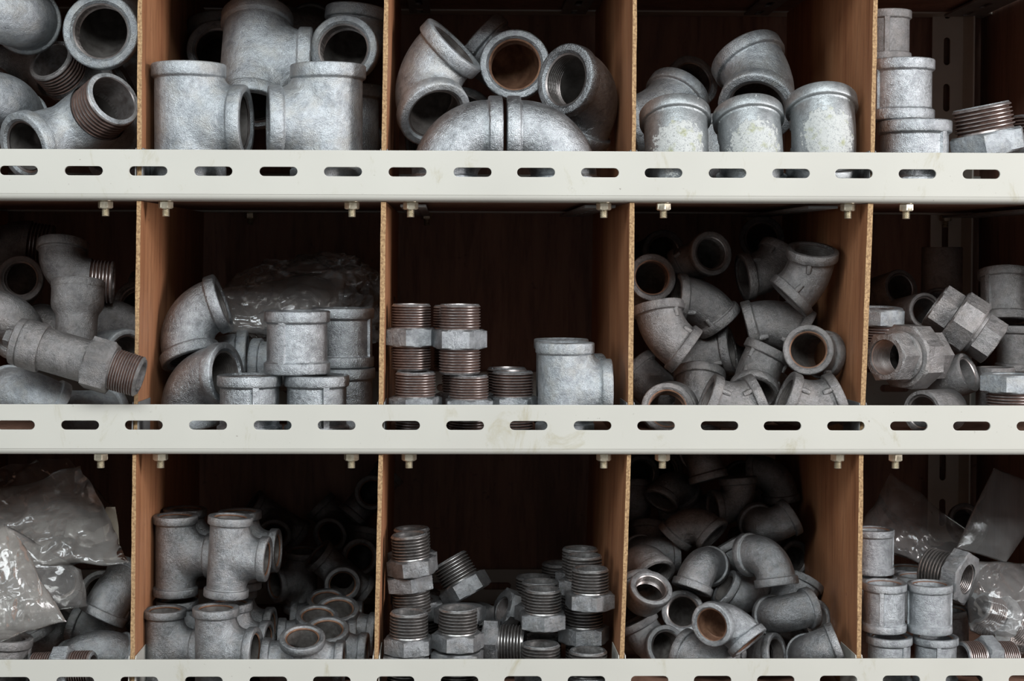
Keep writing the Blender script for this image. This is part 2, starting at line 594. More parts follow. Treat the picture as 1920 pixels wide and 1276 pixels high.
def proto_coupling(key, Lh, mat, thread='female', rb=0.91, bl=0.34, ribs=True, plainbody=False):
    """axis Z, half length Lh"""
    bm = bmesh.new()
    lathe(bm, [(rb, -Lh + 0.1), (rb, Lh - 0.1), (0.70, Lh - 0.1), (0.70, -Lh + 0.1)])
    parts = [('body', to_mesh(key + '_body', bm, [mat], 45, 'recalc'), Matrix.Identity(4))]
    bme = band_mesh(key + '_band', mat, rb, 0.76, bl)
    fme = female_mesh(key + '_thread', M[thread], 0.76, min(0.8, Lh))
    Z = Vector((0, 0, 1))
    for d in (Z, -Z):
        if plainbody:
            bm = bmesh.new()
            lathe(bm, [(0.82, 0), (0.965, 0), (1.0, -0.05), (1.0, -Lh), (0.80, -Lh), (0.76, -0.07)])
            bm2 = to_mesh(key + '_shell', bm, [mat], 45, 'recalc')
            parts.append(('end_band', bm2, axis_m(d, d * Lh)))
        else:
            parts.append(('end_band', bme, axis_m(d, d * Lh)))
        parts.append(('inner_thread', fme, axis_m(d, d * Lh)))
    if ribs:
        for s in (1, -1):
            bm = bmesh.new()
            prof = []
            n = 6
            wid = 0.14
            vs = []
            for z in (-Lh + bl - 0.02, Lh - bl + 0.02):
                row = []
                for i in range(n + 1):
                    a = -wid + 2 * wid * i / n
                    rr = 0.985 if 0 < i < n else rb - 0.02
                    row.append(bm.verts.new((s * rr * math.cos(a), s * rr * math.sin(a), z)))
                vs.append(row)
            for i in range(n):
                bm.faces.new((vs[0][i], vs[0][i + 1], vs[1][i + 1], vs[1][i]))
            bm.faces.new(vs[0][::-1])
            bm.faces.new(vs[1])
            parts.append(('rib', to_mesh(key + '_rib%d' % s, bm, [mat], 33, 'recalc'), Matrix.Identity(4)))
    PROTO[key] = dict(parts=parts, anchors={'o': Vector(), '1': Z * Lh, '2': -Z * Lh}, kind='axis')


def hex_ring(bm, ap, z0, z1, hole, n=6, ch=0.07):
    lathe(bm, [(hole, z1), (ap * 0.98, z1), (ap, z1 - ch, n), (ap, z0 + ch, n), (ap * 0.98, z0), (hole, z0)], SEG)


def proto_bushing(key, tl, hh, mat, ap=1.17, hole=0.70, male='male', root='groove', pitch=0.155):
    """thread runs up +Z from z=0, hexagon below"""
    parts = []
    bm = bmesh.new()
    hex_ring(bm, ap, -hh, 0.0, hole + 0.03)
    parts.append(('hex_head', to_mesh(key + '_hex', bm, [mat], 28, 'recalc'), Matrix.Identity(4)))
    bm = bmesh.new()
    lathe(bm, [(hole, -0.02), (0.96, -0.02), (0.93, 0.06)] + male_prof(1.0, 0.08, tl - 0.06, pitch, 0.095, 0.02) + [(0.93, tl - 0.04), (0.90, tl), (0.80, tl), (hole, tl - 0.08)])
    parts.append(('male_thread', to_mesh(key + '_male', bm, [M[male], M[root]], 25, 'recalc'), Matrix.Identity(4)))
    bm = bmesh.new()
    lathe(bm, [(0.80, tl + 0.002), (0.905, tl + 0.002), (0.93, tl - 0.03), (0.85, tl - 0.03)])
    parts.append(('rim', to_mesh(key + '_rim', bm, [mat], 40, 'recalc'), Matrix.Identity(4)))
    bm = bmesh.new()
    lathe(bm, female_prof(hole + 0.02, hh + 0.5, 0.085, 0.05), closed=False, M4=Matrix.Rotation(PI, 4, 'X') @ Matrix.Translation((0, 0, hh)))
    parts.append(('inner_thread', to_mesh(key + '_in', bm, [M['female']], 25), Matrix.Identity(4)))
    PROTO[key] = dict(parts=parts, anchors={'o': Vector(), '1': Vector((0, 0, tl)), '2': Vector((0, 0, -hh))}, kind='axis')


def proto_nipple(key, tl, hh, mat, ap=1.14, male='male'):
    parts = []
    bm = bmesh.new()
    hex_ring(bm, ap, -hh / 2, hh / 2, 0.80)
    parts.append(('hex_collar', to_mesh(key + '_hex', bm, [mat], 28, 'recalc'), Matrix.Identity(4)))
    bm = bmesh.new()
    lathe(bm, [(0.72, 0), (0.96, 0.0), (0.93, 0.05)] + male_prof(1.0, 0.07, tl - 0.06, 0.13, 0.085, 0.02) + [(0.93, tl - 0.04), (0.90, tl), (0.74, tl), (0.72, tl - 0.05)])
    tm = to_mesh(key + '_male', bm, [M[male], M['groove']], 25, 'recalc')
    bm = bmesh.new()
    lathe(bm, [(0.74, tl + 0.002), (0.905, tl + 0.002), (0.93, tl - 0.03), (0.80, tl - 0.03)])
    rm = to_mesh(key + '_rim', bm, [mat], 40, 'recalc')
    for s in (0, PI):
        mx = Matrix.Rotation(s, 4, 'X') @ Matrix.Translation((0, 0, hh / 2))
        parts.append(('male_thread', tm, mx))
        parts.append(('rim', rm, mx))
    PROTO[key] = dict(parts=parts, anchors={'o': Vector(), '1': Vector((0, 0, hh / 2 + tl)), '2': Vector((0, 0, -hh / 2 - tl))}, kind='axis')


def proto_union(key, mat):
    parts = []
    bm = bmesh.new()
    lathe(bm, [(0.70, 0.42), (0.80, 0.44), (0.90, 0.42), (0.92, 0.36, 8), (0.92, -0.36, 8), (0.90, -0.42), (0.60, -0.42), (0.60, 0.40)])
    parts.append(('union_nut', to_mesh(key + '_nut', bm, [mat], 28, 'recalc'), Matrix.Identity(4)))
    bm = bmesh.new()
    lathe(bm, [(0.52, 0.40), (0.76, 0.40), (0.76, 0.54), (0.70, 0.57), (0.52, 0.57)])
    parts.append(('collar', to_mesh(key + '_collar', bm, [mat], 28, 'recalc'), Matrix.Identity(4)))
    bm = bmesh.new()
    hex_ring(bm, 0.665, 0.52, 1.22, 0.52, 6, 0.04)
    parts.append(('hex_end', to_mesh(key + '_hexa', bm, [mat], 28, 'recalc'), Matrix.Identity(4)))
    bm = bmesh.new()
    hex_ring(bm, 0.68, -1.10, -0.40, 0.52, 6, 0.04)
    parts.append(('hex_end', to_mesh(key + '_hexb', bm, [mat], 28, 'recalc'), Matrix.Identity(4)))
    fm = female_mesh(key + '_thr', M['female'], 0.53, 0.9, 0.07)
    parts.append(('inner_thread', fm, Matrix.Translation((0, 0, 1.22))))
    parts.append(('inner_thread', fm, axis_m((0, 0, -1), (0, 0, -1.10))))
    PROTO[key] = dict(parts=parts, anchors={'o': Vector(), '1': Vector((0, 0, 1.22)), '2': Vector((0, 0, -1.10))}, kind='axis')


def proto_valve(key, mat):
    parts = []

    def part(n, prof, m=mat, ang=28):
        bm = bmesh.new()
        lathe(bm, prof)
        parts.append((n, to_mesh(key + n, bm, [m, M['groove']], ang, 'recalc'), Matrix.Identity(4)))
    part('stub', [(0.02, -2.95), (0.22, -2.95, 4), (0.22, -2.45, 4), (0.02, -2.45)])
    part('cap', [(0.02, -2.55), (0.80, -2.55), (0.95, -2.48), (0.97, -2.22), (0.93, -2.20), (0.93, -2.16), (0.99, -2.14), (1.0, -1.42), (0.96, -1.34), (0.02, -1.34)])
    part('body', [(0.02, -1.36), (0.87, -1.36), (0.87, 0.60), (0.02, 0.60)])
    part('hex_collar', [(0.02, 0.48), (0.96, 0.48), (0.98, 0.56, 6), (0.98, 1.46, 6), (0.94, 1.56), (0.02, 1.56)])
    part('male_thread', [(0.60, 1.50), (0.84, 1.50), (0.80, 1.6)] + male_prof(0.84, 1.62, 2.66, 0.105, 0.05, 0.03) + [(0.76, 2.68), (0.72, 2.72), (0.62, 2.72), (0.60, 2.66)], mat, 25)
    PROTO[key] = dict(parts=parts, anchors={'o': Vector()}, kind='axis')


def proto_reducer(key, mat):
    bm = bmesh.new()
    lathe(bm, [(0.74, 0.95), (0.93, 0.95), (0.98, 0.88), (0.98, 0.10), (0.95, -0.05), (0.80, -0.28), (0.775, -0.42), (0.775, -1.3), (0.79, -1.34), (0.79, -1.62), (0.62, -1.64), (0.60, -1.5), (0.60, -0.3), (0.72, 0.1)])
    parts = [('body', to_mesh(key + '_body', bm, [mat], 40, 'recalc'), Matrix.Identity(4))]
    bm = bmesh.new()
    lathe(bm, [(0.74, 1.0), (0.96, 1.0), (1.0, 0.95), (1.0, 0.72), (0.97, 0.68), (0.80, 0.68), (0.72, 0.9)])
    parts.append(('end_band', to_mesh(key + '_band', bm, [mat], 40, 'recalc'), Matrix.Identity(4)))
    parts.append(('inner_thread', female_mesh(key + '_thr', M['female']), Matrix.Translation((0, 0, 1.0))))
    PROTO[key] = dict(parts=parts, anchors={'o': Vector(), '1': Vector((0, 0, 1.0))}, kind='axis')


for mk, mm in (('', 'galv'), ('_d', 'dull'), ('_s', 'shiny'), ('_g', 'steel')):
    th = 'rust' if mk == '_d' else 'female'
    proto_elbow('elbow' + mk, PI / 2, 1.55, 0.36, M[mm], 'female')
    proto_elbow('bend' + mk, R_(135), 1.16, 0.36, M[mm], 'female', nubs=True)
proto_elbow('elbow_rust', PI / 2, 1.55, 0.36, M['shiny'], 'rust', bore='rust')
proto_elbow('bend_plain', R_(135), 1.16, 0.36, M['galv'], 'female')
proto_elbow('bend_rust', R_(135), 1.16, 0.36, M['dull'], 'rust', nubs=True)
proto_elbow('bend_painted', R_(135), 1.16, 0.36, M['painted'], 'female', nubs=True)
proto_elbow('street', PI / 2, 1.55, 0.36, M['dull'], street=True)
proto_tee('tee', 1.55, 1.58, M['galv'])
proto_tee('tee_long', 1.80, 1.80, M['steel'], 0.885, False, 'rust')
proto_tee('street_tee', 1.9, 1.4, M['galv'], 0.89, True)
proto_tee('tee_low', 1.80, 1.32, M['steel'], 0.885, False, 'rust')
proto_coupling('coupling', 0.95, M['shiny'])
proto_coupling('coupling_tall', 1.10, M['shiny'], 'rust')
proto_coupling('sleeve', 1.15, M['dull'], 'female', 0.9, 0.3, False, True)
proto_coupling('coupling_d', 1.05, M['dull'])
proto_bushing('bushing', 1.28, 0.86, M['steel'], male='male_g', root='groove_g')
proto_bushing('bushing_low', 0.92, 0.78, M['galv'], pitch=0.125)
proto_nipple('nipple', 1.20, 0.92, M['shiny'])
proto_union('union', M['dull'])
proto_valve('valve', M['dull'])
proto_reducer('reducer', M['dull'])

NAMES = {'elbow': 'pipe_elbow', 'bend': 'pipe_bend', 'street': 'street_elbow', 'tee': 'pipe_tee', 'street_tee': 'street_tee', 'coupling': 'pipe_coupling',
         'sleeve': 'pipe_coupling', 'bushing': 'hex_bushing', 'nipple': 'hex_nipple', 'union': 'pipe_union', 'valve': 'check_valve', 'reducer': 'reducing_coupling'}
CATS = {'pipe_elbow': 'pipe elbow', 'pipe_bend': 'pipe elbow', 'street_elbow': 'street elbow', 'pipe_tee': 'pipe tee', 'street_tee': 'pipe tee', 'pipe_coupling': 'pipe coupling',
        'hex_bushing': 'hex bushing', 'hex_nipple': 'hex nipple', 'pipe_union': 'pipe union', 'check_valve': 'valve', 'reducing_coupling': 'pipe coupling'}
rng = random.Random(7)
GROUP = [None]
PUTS = []
PUTINFO = []
ADJ = {113: (0, 9.1, 0), 23: (-9, 6.3, 0), 21: (0, 5.0, 2), 22: (-6, 4.8, 0), 9: (0, 2.5, 0), 8: (4, 2.4, 0), 4: (0, 1.5, 0), 111: (2, 33.5, 0), 152: (-4, 1.3, 0), 146: (0, 13.3, 0), 134: (0, 0, 4), 132: (2, 0, 2), 131: (6, 0, 2), 120: (6, 0, 0), 133: (9, 0, 7), 107: (0, 0, 2), 149: (-4, 0, 0), 79: (-6, 0, 0), 46: (2, 24, 0), 78: (-2, 0, 0), 62: (0, 28, 2), 166: (-9, 0, 0), 143: (0, 24, 0), 167: (0, 24, 0), 74: (0, 40, 0), 150: (-4, 24, 0), 56: (0, 8, 2), 168: (0, 24, 0), 158: (2, 48, 0), 144: (0, 0, 7), 45: (0, 44, 7), 2: (0, 64, 0), 109: (0, 20, 0), 30: (2, 4, 0), 90: (0, 16, 0), 76: (0, 52, 0), 73: (-9, 0, 0), 101: (-9, 32, 0), 103: (-9, 8, 0), 151: (-4, 8, -2), 141: (-6, 12, 0), 5: (0, 68, 7), 145: (0, 24, 0), 135: (4, 0, 0), 164: (0, 8, 2), 35: (0, 16, 0), 121: (0, 8, 0), 114: (2, 4, 0), 136: (2, 0, -4), 116: (0, 20, 0), 137: (0, 44, 0), 93: (0, 16, 0), 160: (0, 44, 0), 112: (6, 24, 2), 159: (6, 0, 7), 72: (-9, 0, 0), 140: (9, 36, 7), 20: (-6, 0, 0), 106: (0, 64, 7), 70: (0, 48, 0), 15: (9, 0, 0), 153: (-2, 0, 2), 102: (0, 44, 0), 63: (0, 24, 0), 42: (0, 12, 0), 155: (0, 20, 0), 92: (0, 20, 0), 197: (0, 36, 0), 95: (0, 28, 4), 169: (4, 32, 0), 147: (-6, 0, 4), 176: (-9, 8, 0), 122: (0, 20, 0), 108: (2, 0, 7), 186: (-6, 48, 0), 119: (2, 0, 0), 27: (0, 36, 0), 75: (0, 48, 0), 41: (-4, 36, 0), 165: (2, 8, 0), 123: (0, 60, 2), 142: (0, 16, -4), 11: (-6, 12, 0), 36: (0, 4, 7), 117: (0, 20, 0), 138: (0, 0, 4), 86: (0, 16, 0), 115: (-2, 8, 4), 175: (0, 28, 7), 13: (0, 44, -4), 25: (4, 36, 0), 139: (0, 48, 0), 157: (0, 8, 0), 199: (0, 20, 0), 52: (0, 16, 0), 187: (0, 40, 4), 154: (-2, 0, 0), 183: (0, 52, 0), 85: (0, 68, 0), 44: (0, 28, 0), 104: (0, 36, 0), 173: (0, 20, 0), 69: (-6, 0, 2), 66: (0, 20, 0), 198: (0, 28, 0), 7: (-4, 56, 0), 83: (9, 0, 0), 170: (2, 16, 7), 6: (-2, 0, 0), 172: (0, 20, 0), 67: (-2, 0, 0), 124: (0, 60, 0), 148: (0, 20, 0), 38: (0, 24, 0), 190: (0, 24, 0), 43: (0, 20, 0), 84: (-9, 0, 0), 171: (0, 24, 0), 182: (0, 56, 0), 156: (0, 28, 0), 39: (0, 36, 2), 181: (-6, 68, 7), 174: (-9, 36, 0), 179: (-2, 0, 0), 87: (-2, 16, 0), 189: (-6, 64, 0), 12: (9, 0, 0), 180: (0, 16, 0), 188: (0, 36, 0), 55: (0, 60, 0), 177: (6, 48, 0), 128: (-6, 48, 0), 82: (9, 68, 0), 184: (0, 44, 0), 125: (0, 4, 0), 80: (-9, 0, 0), 127: (0, 52, 0), 129: (2, 0, 7)}  # ADJ-LINE


def put(key, R, Y, anchor, px, py, d1, d2, label, group=0, tone=None, roll=0.0):
    """one fitting: R and Y in mm; anchor at pixel px,py at depth Y; d1,d2 = directions of its axes"""
    pr = PROTO[key]
    dX, dY, dZ = ADJ.get(len(PUTS), (0, 0, 0))    # settling moves so that neighbours touch without running into each other
    R *= (DIST / MM + Y + dY) / (DIST / MM + Y)
    Y += dY
    d1 = Vector(d1).normalized()
    if pr['kind'] == 'bend':
        d2 = Vector(d2)
        z = (d2 - d1 * d2.dot(d1)).normalized()
        rot = Matrix((d1, z.cross(d1), z)).transposed()
    elif pr['kind'] == 'tee':
        b = Vector(d2)
        x = (b - d1 * b.dot(d1)).normalized()
        rot = Matrix((x, d1.cross(x), d1)).transposed()
    else:
        rot = axis_m(d1).to_3x3() @ Matrix.Rotation(R_(roll), 3, 'Z')
    S = R * MM
    p = at(px, py, Y * MM) - rot @ (pr['anchors'][anchor] * S) + Vector((dX, 0, dZ)) * MM
    base = key.split('_')[0] if key != 'street_tee' else key
    name = NAMES[base]
    o = bpy.data.objects.new(name, None)
    COL.objects.link(o)
    o.empty_display_size = 0.01
    o.matrix_world = Matrix.Translation(p) @ rot.to_4x4() @ Matrix.Scale(S, 4)
    o['label'] = label
    o['category'] = CATS[name]
    g = GROUP[0] if group == 0 else group
    if g:
        o['group'] = g
    t = rng.random() if tone is None else tone
    for pn, me, mx in pr['parts']:
        c = link(pn, me, o)
        c.matrix_local = mx
        c['tone'] = t
        if 'painted' in key and pn == 'body':
            v = rot.transposed() @ Vector((-0.05, -0.95, 0.0))
            mid = (pr['anchors']['1'] + pr['anchors']['2']) * 0.0
            c['paint_spot'] = [v.x * 0.9 + mid.x, v.y * 0.9 + mid.y, v.z * 0.9 + mid.z]
    PUTS.append(o)
    PUTINFO.append((Y, at(px, py, Y * MM)))
    return o

# ------------------------------------------------------------------ the shelving
RAIL_TOP_PX = (283.5, 759.5, 1236.0)
RAIL_H = 0.0468
FLOOR_DROP = 0.0418
rail_z = [at(960, y, 0).z for y in RAIL_TOP_PX]
X0, X1 = at(-228, 640, 0).x, 0.646
BACK = 0.436
SLOTS = [
    [-87, 35, 157, 278, 400, 522, 643, 764, 886, 1005, 1125, 1244, 1364, 1483, 1601, 1720, 1840, 1960, 2080],
    [-91, 29.5, 150, 269.5, 390, 511, 631, 752, 872, 991, 1111, 1230, 1349, 1467, 1586, 1704, 1822, 1941, 2060],
    [-99, 20.5, 141, 261, 382, 503, 622, 741.5, 861.5, 980.5, 1099.5, 1218, 1336, 1454.5, 1572, 1690, 1808, 1926, 2045]]
SLOT_Y = [323.0, 797.5, 1275.5]

unit = bpy.data.objects.new('shelving_unit', None)
COL.objects.link(unit)
unit.location = (0, 0, 0)
unit['label'] = 'cream slotted steel shelving unit that carries all the bins of fittings'
unit['category'] = 'shelving'


def slotted_strip(name, length_a, length_b, h0, h1, slots, sl, sh, t, mat, M4, extra=None):
    """plate in local XY with stadium slots, thickness t along local Z, then placed with M4"""
    cu = bpy.data.curves.new('tmp', 'CURVE')
    cu.dimensions = '2D'
    cu.fill_mode = 'BOTH'
    cu.extrude = t / 2
    cu.bevel_depth = t * 0.18
    cu.bevel_resolution = 1

    def poly(pts):
        sp = cu.splines.new('POLY')
        sp.points.add(len(pts) - 1)
        for q, (x, y) in zip(sp.points, pts):
            q.co = (x, y, 0, 1)
        sp.use_cyclic_u = True
    poly([(length_a, h0), (length_b, h0), (length_b, h1), (length_a, h1)])
    r = sh / 2
    for (x, y) in slots:
        pts = []
        for k in range(9):
            a = -PI / 2 + PI * k / 8
            pts.append((x + sl / 2 - r + r * math.cos(a), y + r * math.sin(a)))
        for k in range(9):
            a = PI / 2 + PI * k / 8
            pts.append((x - sl / 2 + r + r * math.cos(a), y + r * math.sin(a)))
        poly(pts)
    o = bpy.data.objects.new('tmp', cu)
    COL.objects.link(o)
    me = bpy.data.meshes.new_from_object(o.evaluated_get(bpy.context.evaluated_depsgraph_get()))
    bpy.data.objects.remove(o)
    bm = bmesh.new()
    bm.from_mesh(me)
    bpy.data.meshes.remove(me)
    bmesh.ops.transform(bm, matrix=M4, verts=bm.verts)
    if extra:
        extra(bm)
    return to_mesh(name, bm, [mat], 30, 'recalc')


def extrude_x(bm, prof, xa, xb):
    """closed (y, z) outline swept along X"""
    a = [bm.verts.new((xa, y, z)) for y, z in prof]
    b = [bm.verts.new((xb, y, z)) for y, z in prof]
    n = len(prof)
    for i in range(n):
        j = (i + 1) % n
        bm.faces.new((a[i], a[j], b[j], b[i]))
    bm.faces.new(a[::-1])
    bm.faces.new(b)


def rail(zt, slots_x, slot_z, back=False, levels=1):
    t = 0.002
    rb = 0.006

    def bend(bm):
        sgn = -1 if back else 1
        y_in = BACK if back else 0.0
        outer, inner = [], []
        zb = zt - RAIL_H
        for k in range(7):
            a = PI / 2 * k / 6
            outer.append((y_in + sgn * (rb - rb * math.cos(a)), zb + rb - rb * math.sin(a)))
            inner.append((y_in + sgn * (rb - (rb - t) * math.cos(a)), zb + rb - (rb - t) * math.sin(a)))
        outer.append((y_in + sgn * 0.038, zb))
        inner.append((y_in + sgn * 0.038, zb + t))
        extrude_x(bm, outer + inner[::-1], X0, X1)
    y0 = BACK - t / 2 if back else t / 2
    M4 = Matrix.Translation((0, y0, 0)) @ Matrix.Rotation(PI / 2, 4, 'X')
    me = slotted_strip('back_rail' if back else 'front_rail', X0, X1, zt - RAIL_H + rb, zt, [(x, slot_z) for x in slots_x], 0.0362, 0.0093, t, M['rail'], M4, bend)
    return link('back_rail' if back else 'front_rail', me, unit)


front_rails = []
ROW_STEP = rail_z[0] - rail_z[1]
all_z = [rail_z[0] + ROW_STEP] + rail_z
for i, zt in enumerate(all_z):
    k = max(0, i - 1)
    xs = [at(x, SLOT_Y[k], 0).x for x in SLOTS[k]]
    dz = rail_z[k] - at(960, SLOT_Y[k], 0).z
    front_rails.append(rail(zt, xs, zt - dz))
    rail(zt, [x - 0.012 for x in xs], zt - dz, True)
    bm = bmesh.new()
    fz = zt - FLOOR_DROP
    box(bm, X0 + 0.002, X1 - 0.002, 0.0035, BACK - 0.003, zt - RAIL_H + 0.0022, fz)
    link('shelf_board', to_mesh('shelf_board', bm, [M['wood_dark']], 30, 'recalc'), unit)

bm = bmesh.new()
box(bm, X0, X1, BACK + 0.002, BACK + 0.006, rail_z[2] - RAIL_H, all_z[0])
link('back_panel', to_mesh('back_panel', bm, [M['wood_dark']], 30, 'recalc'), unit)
# side panels that close the unit
for xa, xb in ((X0 - 0.005, X0), (X1, X1 + 0.005)):
    bm = bmesh.new()
    box(bm, xa, xb, 0.03, BACK + 0.006, 0.0, all_z[0])
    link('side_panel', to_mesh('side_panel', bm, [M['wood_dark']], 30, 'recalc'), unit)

# rear post in the last column, with upright slots
pl, pr_, ps = at(1748, 150, BACK - 0.012).x, at(1808, 150, BACK - 0.012).x, at(1832, 150, BACK - 0.05).x
pz = [rail_z[2] - 0.05, all_z[0]]
slots = []
z = at(1773, 96, BACK - 0.012).z
dz = z - at(1773, 183, BACK - 0.012).z
for k in range(-6, 14):
    zz = z - k * dz
    if pz[0] + 0.03 < zz < pz[1] - 0.03:
        slots.append((zz, (pl + pr_) / 2 - 0.002))


def post_side(bm):
    box(bm, pr_ - 0.002, pr_, BACK - 0.05, BACK - 0.012, pz[0], pz[1])


M4 = Matrix.Translation((0, BACK - 0.011, 0)) @ Matrix(((0, 1, 0, 0), (0, 0, 1, 0), (1, 0, 0, 0), (0, 0, 0, 1)))
me = slotted_strip('rear_post', pz[0], pz[1], pl, pr_, slots, 0.034, 0.0085, 0.002, M['post'], M4, post_side)
link('rear_post', me, unit)

# slotted cross bars under the boards, running front to back
for zt in all_z:
    zc = zt - RAIL_H - 0.003
    for pa, pb in ((1392, 1436), (1766, 1834), (768, 806), (1050, 1096)):
        xa, xb = at(pa, 300, BACK - 0.04).x, at(pb, 300, BACK - 0.04).x
        M4 = Matrix.Translation((0, 0, zc)) @ Matrix(((0, 1, 0, 0), (1, 0, 0, 0), (0, 0, -1, 0), (0, 0, 0, 1)))
        sl = [(0.07 + 0.06 * k, (xa + xb) / 2) for k in range(6)]
        me = slotted_strip('cross_bar', 0.045, BACK - 0.045, xa, xb, sl, 0.034, 0.0085, 0.002, M['clip'], M4)
        link('cross_bar', me, unit)

# bolts and nuts under the front rails
BOLTS = [(1, 392, (198, 311, 660, 770, 1132, 1244, 1590, 1699)), (2, 862, (189, 301, 659, 767, 1132, 1242, 1571, 1679))]
bm = bmesh.new()
hr = 0.0062
lathe(bm, [(0.002, -0.0075), (hr * 0.95, -0.0075), (hr, -0.0066, 6), (hr, -0.0012, 6), (hr * 0.95, -0.0005), (0.0078, -0.0004), (0.0078, 0.0), (0.002, 0.0)], 24)
nut_me = to_mesh('hex_nut', bm, [M['brass']], 30, 'recalc')
bm = bmesh.new()
prof = [(0.0005, -0.0150)]
zz = -0.0148
while zz < -0.006:
    prof += [(0.0030, zz), (0.0037, zz + 0.0005), (0.0030, zz + 0.0010)]
    zz += 0.0011
prof += [(0.0030, 0.0), (0.0005, 0.0)]
lathe(bm, prof, 20)
bolt_me = to_mesh('bolt_end', bm, [M['brass']], 25, 'recalc')
for i, py, xs in BOLTS:
    zb = all_z[i] - RAIL_H
    for x in xs:
        p = at(x, py, 0.018)
        for nm, me in (('hex_nut', nut_me), ('bolt_end', bolt_me)):
            b = link(nm, me, front_rails[i], (p.x, 0.018, zb))
            b.rotation_euler = (0, 0, x * 0.37)
            b['tone'] = (x % 17) / 17
for i, xs in ((1, (800, 470, 1405, 1773)), (2, (480, 1410))):
    for x in xs:
        p = at(x, 410, BACK - 0.02)
        for nm, me in (('hex_nut', nut_me), ('bolt_end', bolt_me)):
            b = link(nm, me, unit, (p.x, BACK - 0.02, all_z[i] - RAIL_H))
            b['tone'] = 0.4

# plywood dividers: front edge left/right px at its top and bottom
DIV = [
    [((-203, -195), (-207, -199)), ((258.5, 266.5), (257, 265.5)), ((721.7, 730), (715.6, 724)), ((1187.5, 1195), (1184.8, 1192)), ((1639.5, 1647.5), (1632.5, 1640))],
    [((-206, -198), (-209, -201)), ((256.2, 264.4), (251.3, 258.2)), ((714.2, 723.6), (710, 718.8)), ((1181, 1189.5), (1177.5, 1187)), ((1627.5, 1637.4), (1613.6, 1622.4))],
    [((-210, -202), (-213, -205)), ((248.4, 255.2), (244.4, 252.4)), ((710, 718), (701.6, 709.2)), ((1175.8, 1183), (1162, 1170.2)), ((1611, 1619), (1606.5, 1614))]]
DTOP = [(-92, 283), (383, 758), (857, 1236)]
DLAB = [['at the far left end of the top row', 'between the street tees and the big upright tees', 'between the big tees and the big round elbows', 'between the round elbows and the paint-splashed elbows', 'between the paint-splashed elbows and the short coupling stack'],
        ['at the far left end of the middle row', 'beside the long grey valve fitting, a shadow of an elbow on it', 'between the coupling stack and the rusty nipples', 'between the lone bright tee and the dull elbow pile', 'between the dull elbow pile and the hexagonal unions'],
        ['at the far left end of the bottom row', 'beside the big crumpled polythene bag', 'with a chipped edge between small tees and hex bushings', 'between hex bushings and the overflowing elbow pile', 'between the overflowing elbow pile and the small coupling stack']]
FY = 0.0065
DIVB = []
for r in range(3):
    z_bot = rail_z[r] - FLOOR_DROP + 0.0004
    z_top = all_z[r] - RAIL_H - 0.0006
    for c, ((tl, tr), (bl, br)) in enumerate(DIV[r]):
        def lx(pt, pb, z):
            pa, pc = at(pt, DTOP[r][0], FY), at(pb, DTOP[r][1], FY)
            f = (z - pc.z) / (pa.z - pc.z)
            return pc.x + (pa.x - pc.x) * f
        xs = [lx(tl, bl, z_bot), lx(tr, br, z_bot), lx(tl, bl, z_top), lx(tr, br, z_top)]
        DIVB.append((min(xs[0], xs[2]), max(xs[1], xs[3]), z_bot, z_top))
        org = Vector(((xs[0] + xs[1]) / 2, FY, z_bot))
        root = bpy.data.objects.new('plywood_divider', None)
        COL.objects.link(root)
        root.location = org
        root['label'] = 'upright plywood divider ' + DLAB[r][c]
        root['category'] = 'divider'
        root['group'] = 'plywood dividers between the bins'
        yb = BACK - 0.042
        for nm, ya, y2, mt in (('panel', FY + 0.0007, yb, 'wood'), ('front_edge', FY, FY + 0.0007, 'ply_edge')):
            bm = bmesh.new()
            v = []
            nz = 14 if nm == 'front_edge' else 1
            rr = random.Random(r * 10 + c)
            for k in range(nz + 1):
                f = k / nz
                jl, jr = (rr.uniform(-0.0002, 0.0003), rr.uniform(-0.0002, 0.0003)) if nm == 'front_edge' and 0 < k < nz else (0, 0)
                xa, xb = xs[0] + (xs[2] - xs[0]) * f - jl, xs[1] + (xs[3] - xs[1]) * f + jr
                z = z_bot + (z_top - z_bot) * f
                v.append([bm.verts.new(Vector(q) - org) for q in ((xa, ya, z), (xb, ya, z), (xb, y2, z), (xa, y2, z))])
            for a, b in zip(v, v[1:]):
                for i in range(4):
                    j = (i + 1) % 4
                    bm.faces.new((a[i], a[j], b[j], b[i]))
            bm.faces.new(v[0][::-1])
            bm.faces.new(v[-1])
            o = link(nm, to_mesh(nm, bm, [M[mt]], 30, 'recalc'), root)
            if nm == 'front_edge':
                o['label'] = 'rough golden sawn edge'
        # steel clips that grip the foot of the divider
        for s, x in ((-1, xs[0]), (1, xs[1])):
            bm = bmesh.new()
            zt2 = rail_z[r] + 0.0022
            lo, hi = 0.0042, 0.064
            slope = ((xs[2] + xs[3]) - (xs[0] + xs[1])) / 2 / (z_top - z_bot)
            prof = [(lo, z_bot), (hi, z_bot), (hi, zt2 - 0.001), (lo + 0.003, zt2), (lo, zt2 - 0.004)]
            a, b = [[bm.verts.new((x + s * q + slope * (z - z_bot), y, z)) for y, z in prof] for q in (0.0006, 0.0014)]
            for i in range(5):
                j = (i + 1) % 5
                bm.faces.new((a[i], a[j], b[j], b[i]))
            bm.faces.new(a[::-1])
            bm.faces.new(b)
            link('divider_clip', to_mesh('divider_clip', bm, [M['clip'] if r < 2 else M['post']], 30, 'recalc'), unit)

